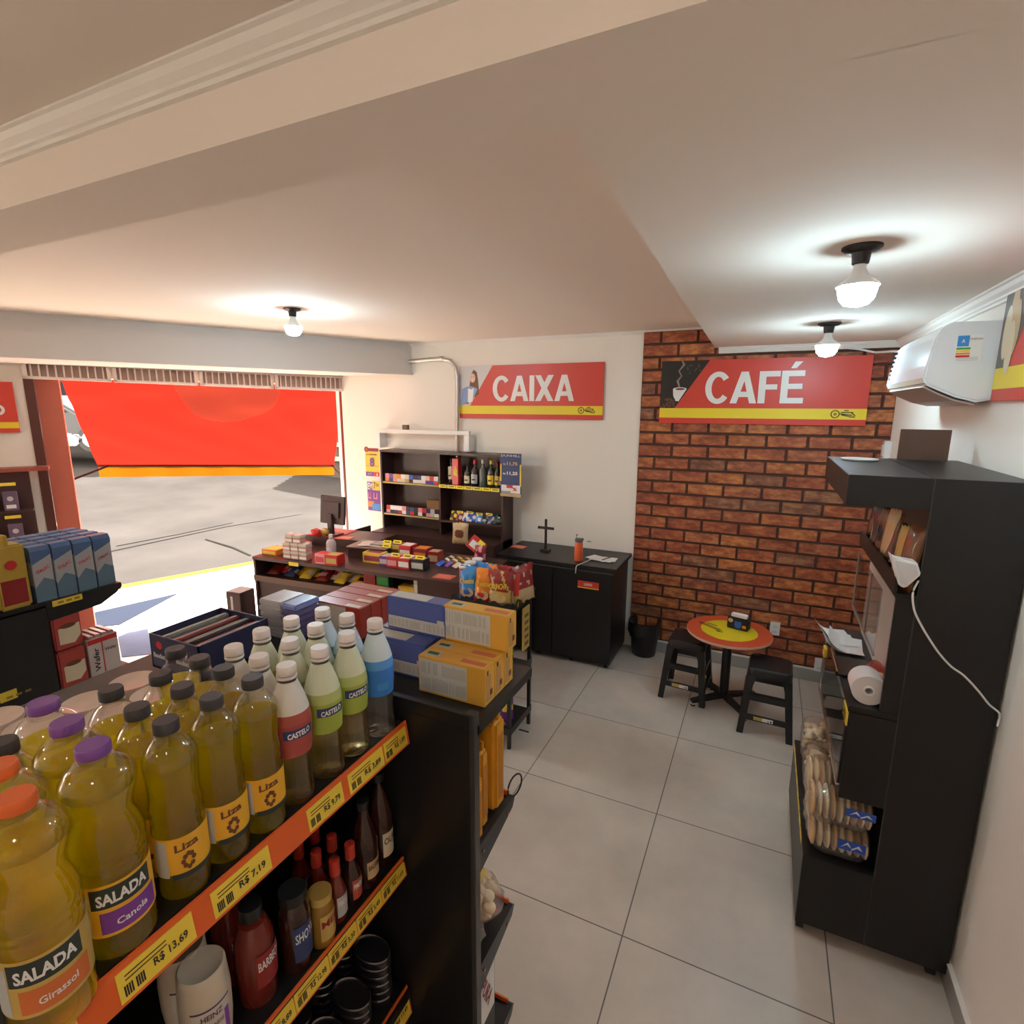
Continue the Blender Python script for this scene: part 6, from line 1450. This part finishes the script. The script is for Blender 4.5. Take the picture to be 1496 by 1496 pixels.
for k in range(9):
    p = DM @ Vector((1.62+(k % 3)*.075, .50-(k//3)*.085, DZ+.002+(k//3)*.002)); c = ['cr', 'go', 'tan', 'w', 'cr', 'go', 'b', 'p', 'cr'][k]
    snack_bag('sachet', p, (-1.2, 0, DA-.6), .075, .09, .022, [c, 'br'], '%s small sachet in the pile at the right of the candy boxes' % ORD[k], 'sachet', 'sachets piled on the checkout', seed=k, region=lambda u, v: 1 if v > .7 else 0)
p = on_z(672, 795, DZ); snack_bag('standing_pouch', (p.x, p.y, DZ+.001), (-.1, 0, .05), .17, .20, .05, ['tan', 'br'], 'dull green standing pouch against the wall unit', 'pouch', region=lambda u, v: 1 if ((u-.5)/.28)**2+((v-.5)/.22)**2 < 1 else 0)
t = empty('tilted_box', DM @ Vector((1.80, .62, DZ+.075)), DA, 'tilted red and pink candy box with a yellow tag below the wall shelf', 'candy box'); t.rotation_euler = (-.5, .6, DA)
MB().box(-.07, .07, -.03, .03, 0, .12).build('box', pm('r'), t, bev=.003); MB().box(-.05, .04, -.031, -.030, .02, .08).build('front_print', pm('w'), t); MB().box(.0, .06, -.032, -.031, .075, .115).build('price_tag', MATS['tag_bright'], t)
snack_bag('candy_bag', DM @ Vector((1.88, .60, DZ+.001)), (-.15, .0, DA), .11, .13, .05, ['mr', 'pk'], 'dark pink candy bag under the tilted red box', 'candy bag', region=lambda u, v: 1 if math.sin(8*u)*math.sin(6*v) > .3 else 0)
# ============================================================ CRISPS RACK
rk = empty('crisps_rack', (-1.355, 2.86, 0), 0, 'narrow black metal rack of crisps beside the checkout', 'rack')
RW, RD = .385, .34
for x in (-RW, -.022):
    for y in (0, RD-.022): MB().box(x, x+.022, y, y+.022, 0, .93).build('leg', blacks, rk)
for z in (.10, .46, .93):
    MB().box(-RW, 0, 0, RD, z, z+.012).build('shelf', blacks, rk)
    m = MB(); m.box(-RW, 0, -.004, 0, z, z+.05); m.box(0, .004, 0, RD, z, z+.05); m.build('rim', blacks, rk)
m = MB(); n = 40; vs = []
for i in range(n+1):
    x = -RW-.03+(RW+.05)*i/n; zt = 1.01+.012*math.sin(i*.7); vs += [(x, -.03, zt), (x, -.012, .94)]
m.add(vs, [(2*i, 2*i+2, 2*i+3, 2*i+1) for i in range(n)], 0, True); vs = []
for i in range(n+1):
    y = -.03+(RD+.05)*i/n; zt = 1.01+.012*math.sin(i*.7+1); vs += [(.02, y, zt), (.004, y, .94)]
m.add(vs, [(2*i, 2*i+2, 2*i+3, 2*i+1) for i in range(n)], 0, True); m.build('basket', blacks, rk)
m = MB(); m.box(0, .07, .14, .15, .06, .066); m.build('foot_bar', blacks, rk)
bg = [(-.315, .02, 'lb', 'b', 'Cheetos', 'blue crisp packet at the left front of the rack', .0), (-.205, .015, 'o', 'r', 'Cheetos', 'orange crisp packet in the middle front of the rack', .05), (-.085, .01, 'dr', 'go', 'CRUNCHY', 'dark red crisp packet at the right front of the rack', .0)]
for k, (x, y, a, b, tx_, l, r_) in enumerate(bg):
    snack_bag('crisp_packet', (-1.355+x, 2.86+y, .975), (-.12, r_, .06-.05*k), .135 if k < 2 else .165, .225, .055, [a, b], l, 'crisp packet', 'crisp packets in the rack', seed=k+60, region=lambda u, v, s=k: (1 if (v < .30 or math.sin(4*u+3*v+s*2) > .93) else 0) if s < 2 else (1 if v < .42 or math.sin(11*u+8*v) > .86 else 0), text=tx_, tcol='y', tz=.58)
snack_bag('crisp_packet', (-1.338, 3.02, .975), (-.1, 0, 1.25), .22, .24, .05, ['dr', 'tan'], 'dark red crisp packet turned to the aisle at the right end of the rack', 'crisp packet', 'crisp packets in the rack', seed=77, region=lambda u, v: 1 if (v < .35 or math.sin(17*u+3)*math.sin(13*v+1) > .62) else 0)
for k in range(10):
    x = -.33+(k % 5)*.07+.01*(k//5); y = .085+(k//5)*.07; c, b, n_ = [('lb', 'b', 'blue'), ('lb', 'w', 'blue'), ('o', 'r', 'orange'), ('dr', 'go', 'red'), ('r', 'go', 'red')][k % 5]
    snack_bag('crisp_packet', (-1.355+x, 2.86+y, .965), (-.1, 0, .1*math.sin(k)), .14, .215+.01*(k//5), .05, [c, b], '%s crisp packet, %s from the left in the %s row of the rack basket' % (n_, ORD[k % 5], ['second', 'third'][k//5]), 'crisp packet', 'crisp packets in the rack', seed=k+80, region=lambda u, v: 1 if v < .3 else 0)
for k, (dx, dy) in enumerate(((-.36, .06), (-.37, .15), (-.365, .24))):
    t = empty('crisp_tube', (-1.355+dx, 2.86+dy, .944), 0, '%s red crisp tube with a white lid at the left of the rack' % ['front', 'middle', 'rear'][k], 'tube', 'red crisp tubes'); t.location.z = .944
    MB().lathe([(0, 0), (.036, 0), (.036, .235), (0, .235)], 20).build('tube', pm('r'), t); MB().lathe([(0, .235), (.0385, .235), (.0385, .247), (0, .249)], 20).build('lid', white, t)
for k in range(7):
    for zi, z in enumerate((.473, .113)):
        cset = [('g', 'k'), ('p', 'y')][zi]; x = -.27+(k % 3)*.085; y = .07+(k//3)*.085
        snack_bag('snack_bag', (-1.355+x, 2.86+y, z), (-.15, .06*math.sin(k), .3+.2*math.sin(k*2)), .10, .15+.03*(k % 2), .05, list(cset), '%s %s snack bag on the %s shelf of the crisps rack' % (ORD[k], ['green', 'purple'][zi], ['middle', 'bottom'][zi]), 'snack packet', ['green', 'purple'][zi]+' snack bags in the rack', seed=k+zi*10, region=lambda u, v: 1 if math.sin(7*u+3)*math.sin(8*v+1) > .25 else 0)
t = empty('card_stand', (-1.353, 2.90, 0), 0, 'yellow and red card pack hanging at the corner of the rack', 'pack')
p = on(765, 900, 0, -1.33); t.location = (-1.325, 3.02, .78)
m = MB(); m.box(0, .010, -.05, .05, -.13, .16); m.build('card', pm('go'), t, bev=.001)
m = MB()
for k in range(5): m.box(.0102, .0108, -.03, .03, -.10+k*.048, -.10+k*.048+.024)
m.build('print', pm('br'), t)
# small newspaper box left of the desk
p = on_z(362, 905, .35); t = empty('crate', (-4.16, 2.98, 0), DA, 'small dark box with a pale strip left of the checkout', 'box'); MB().box(0, .16, 0, .16, 0, .62).build('case', wen, t, bev=.003); MB().box(.05, .075, -.002, 0, .30, .58).build('pale_strip', pm('gy'), t)
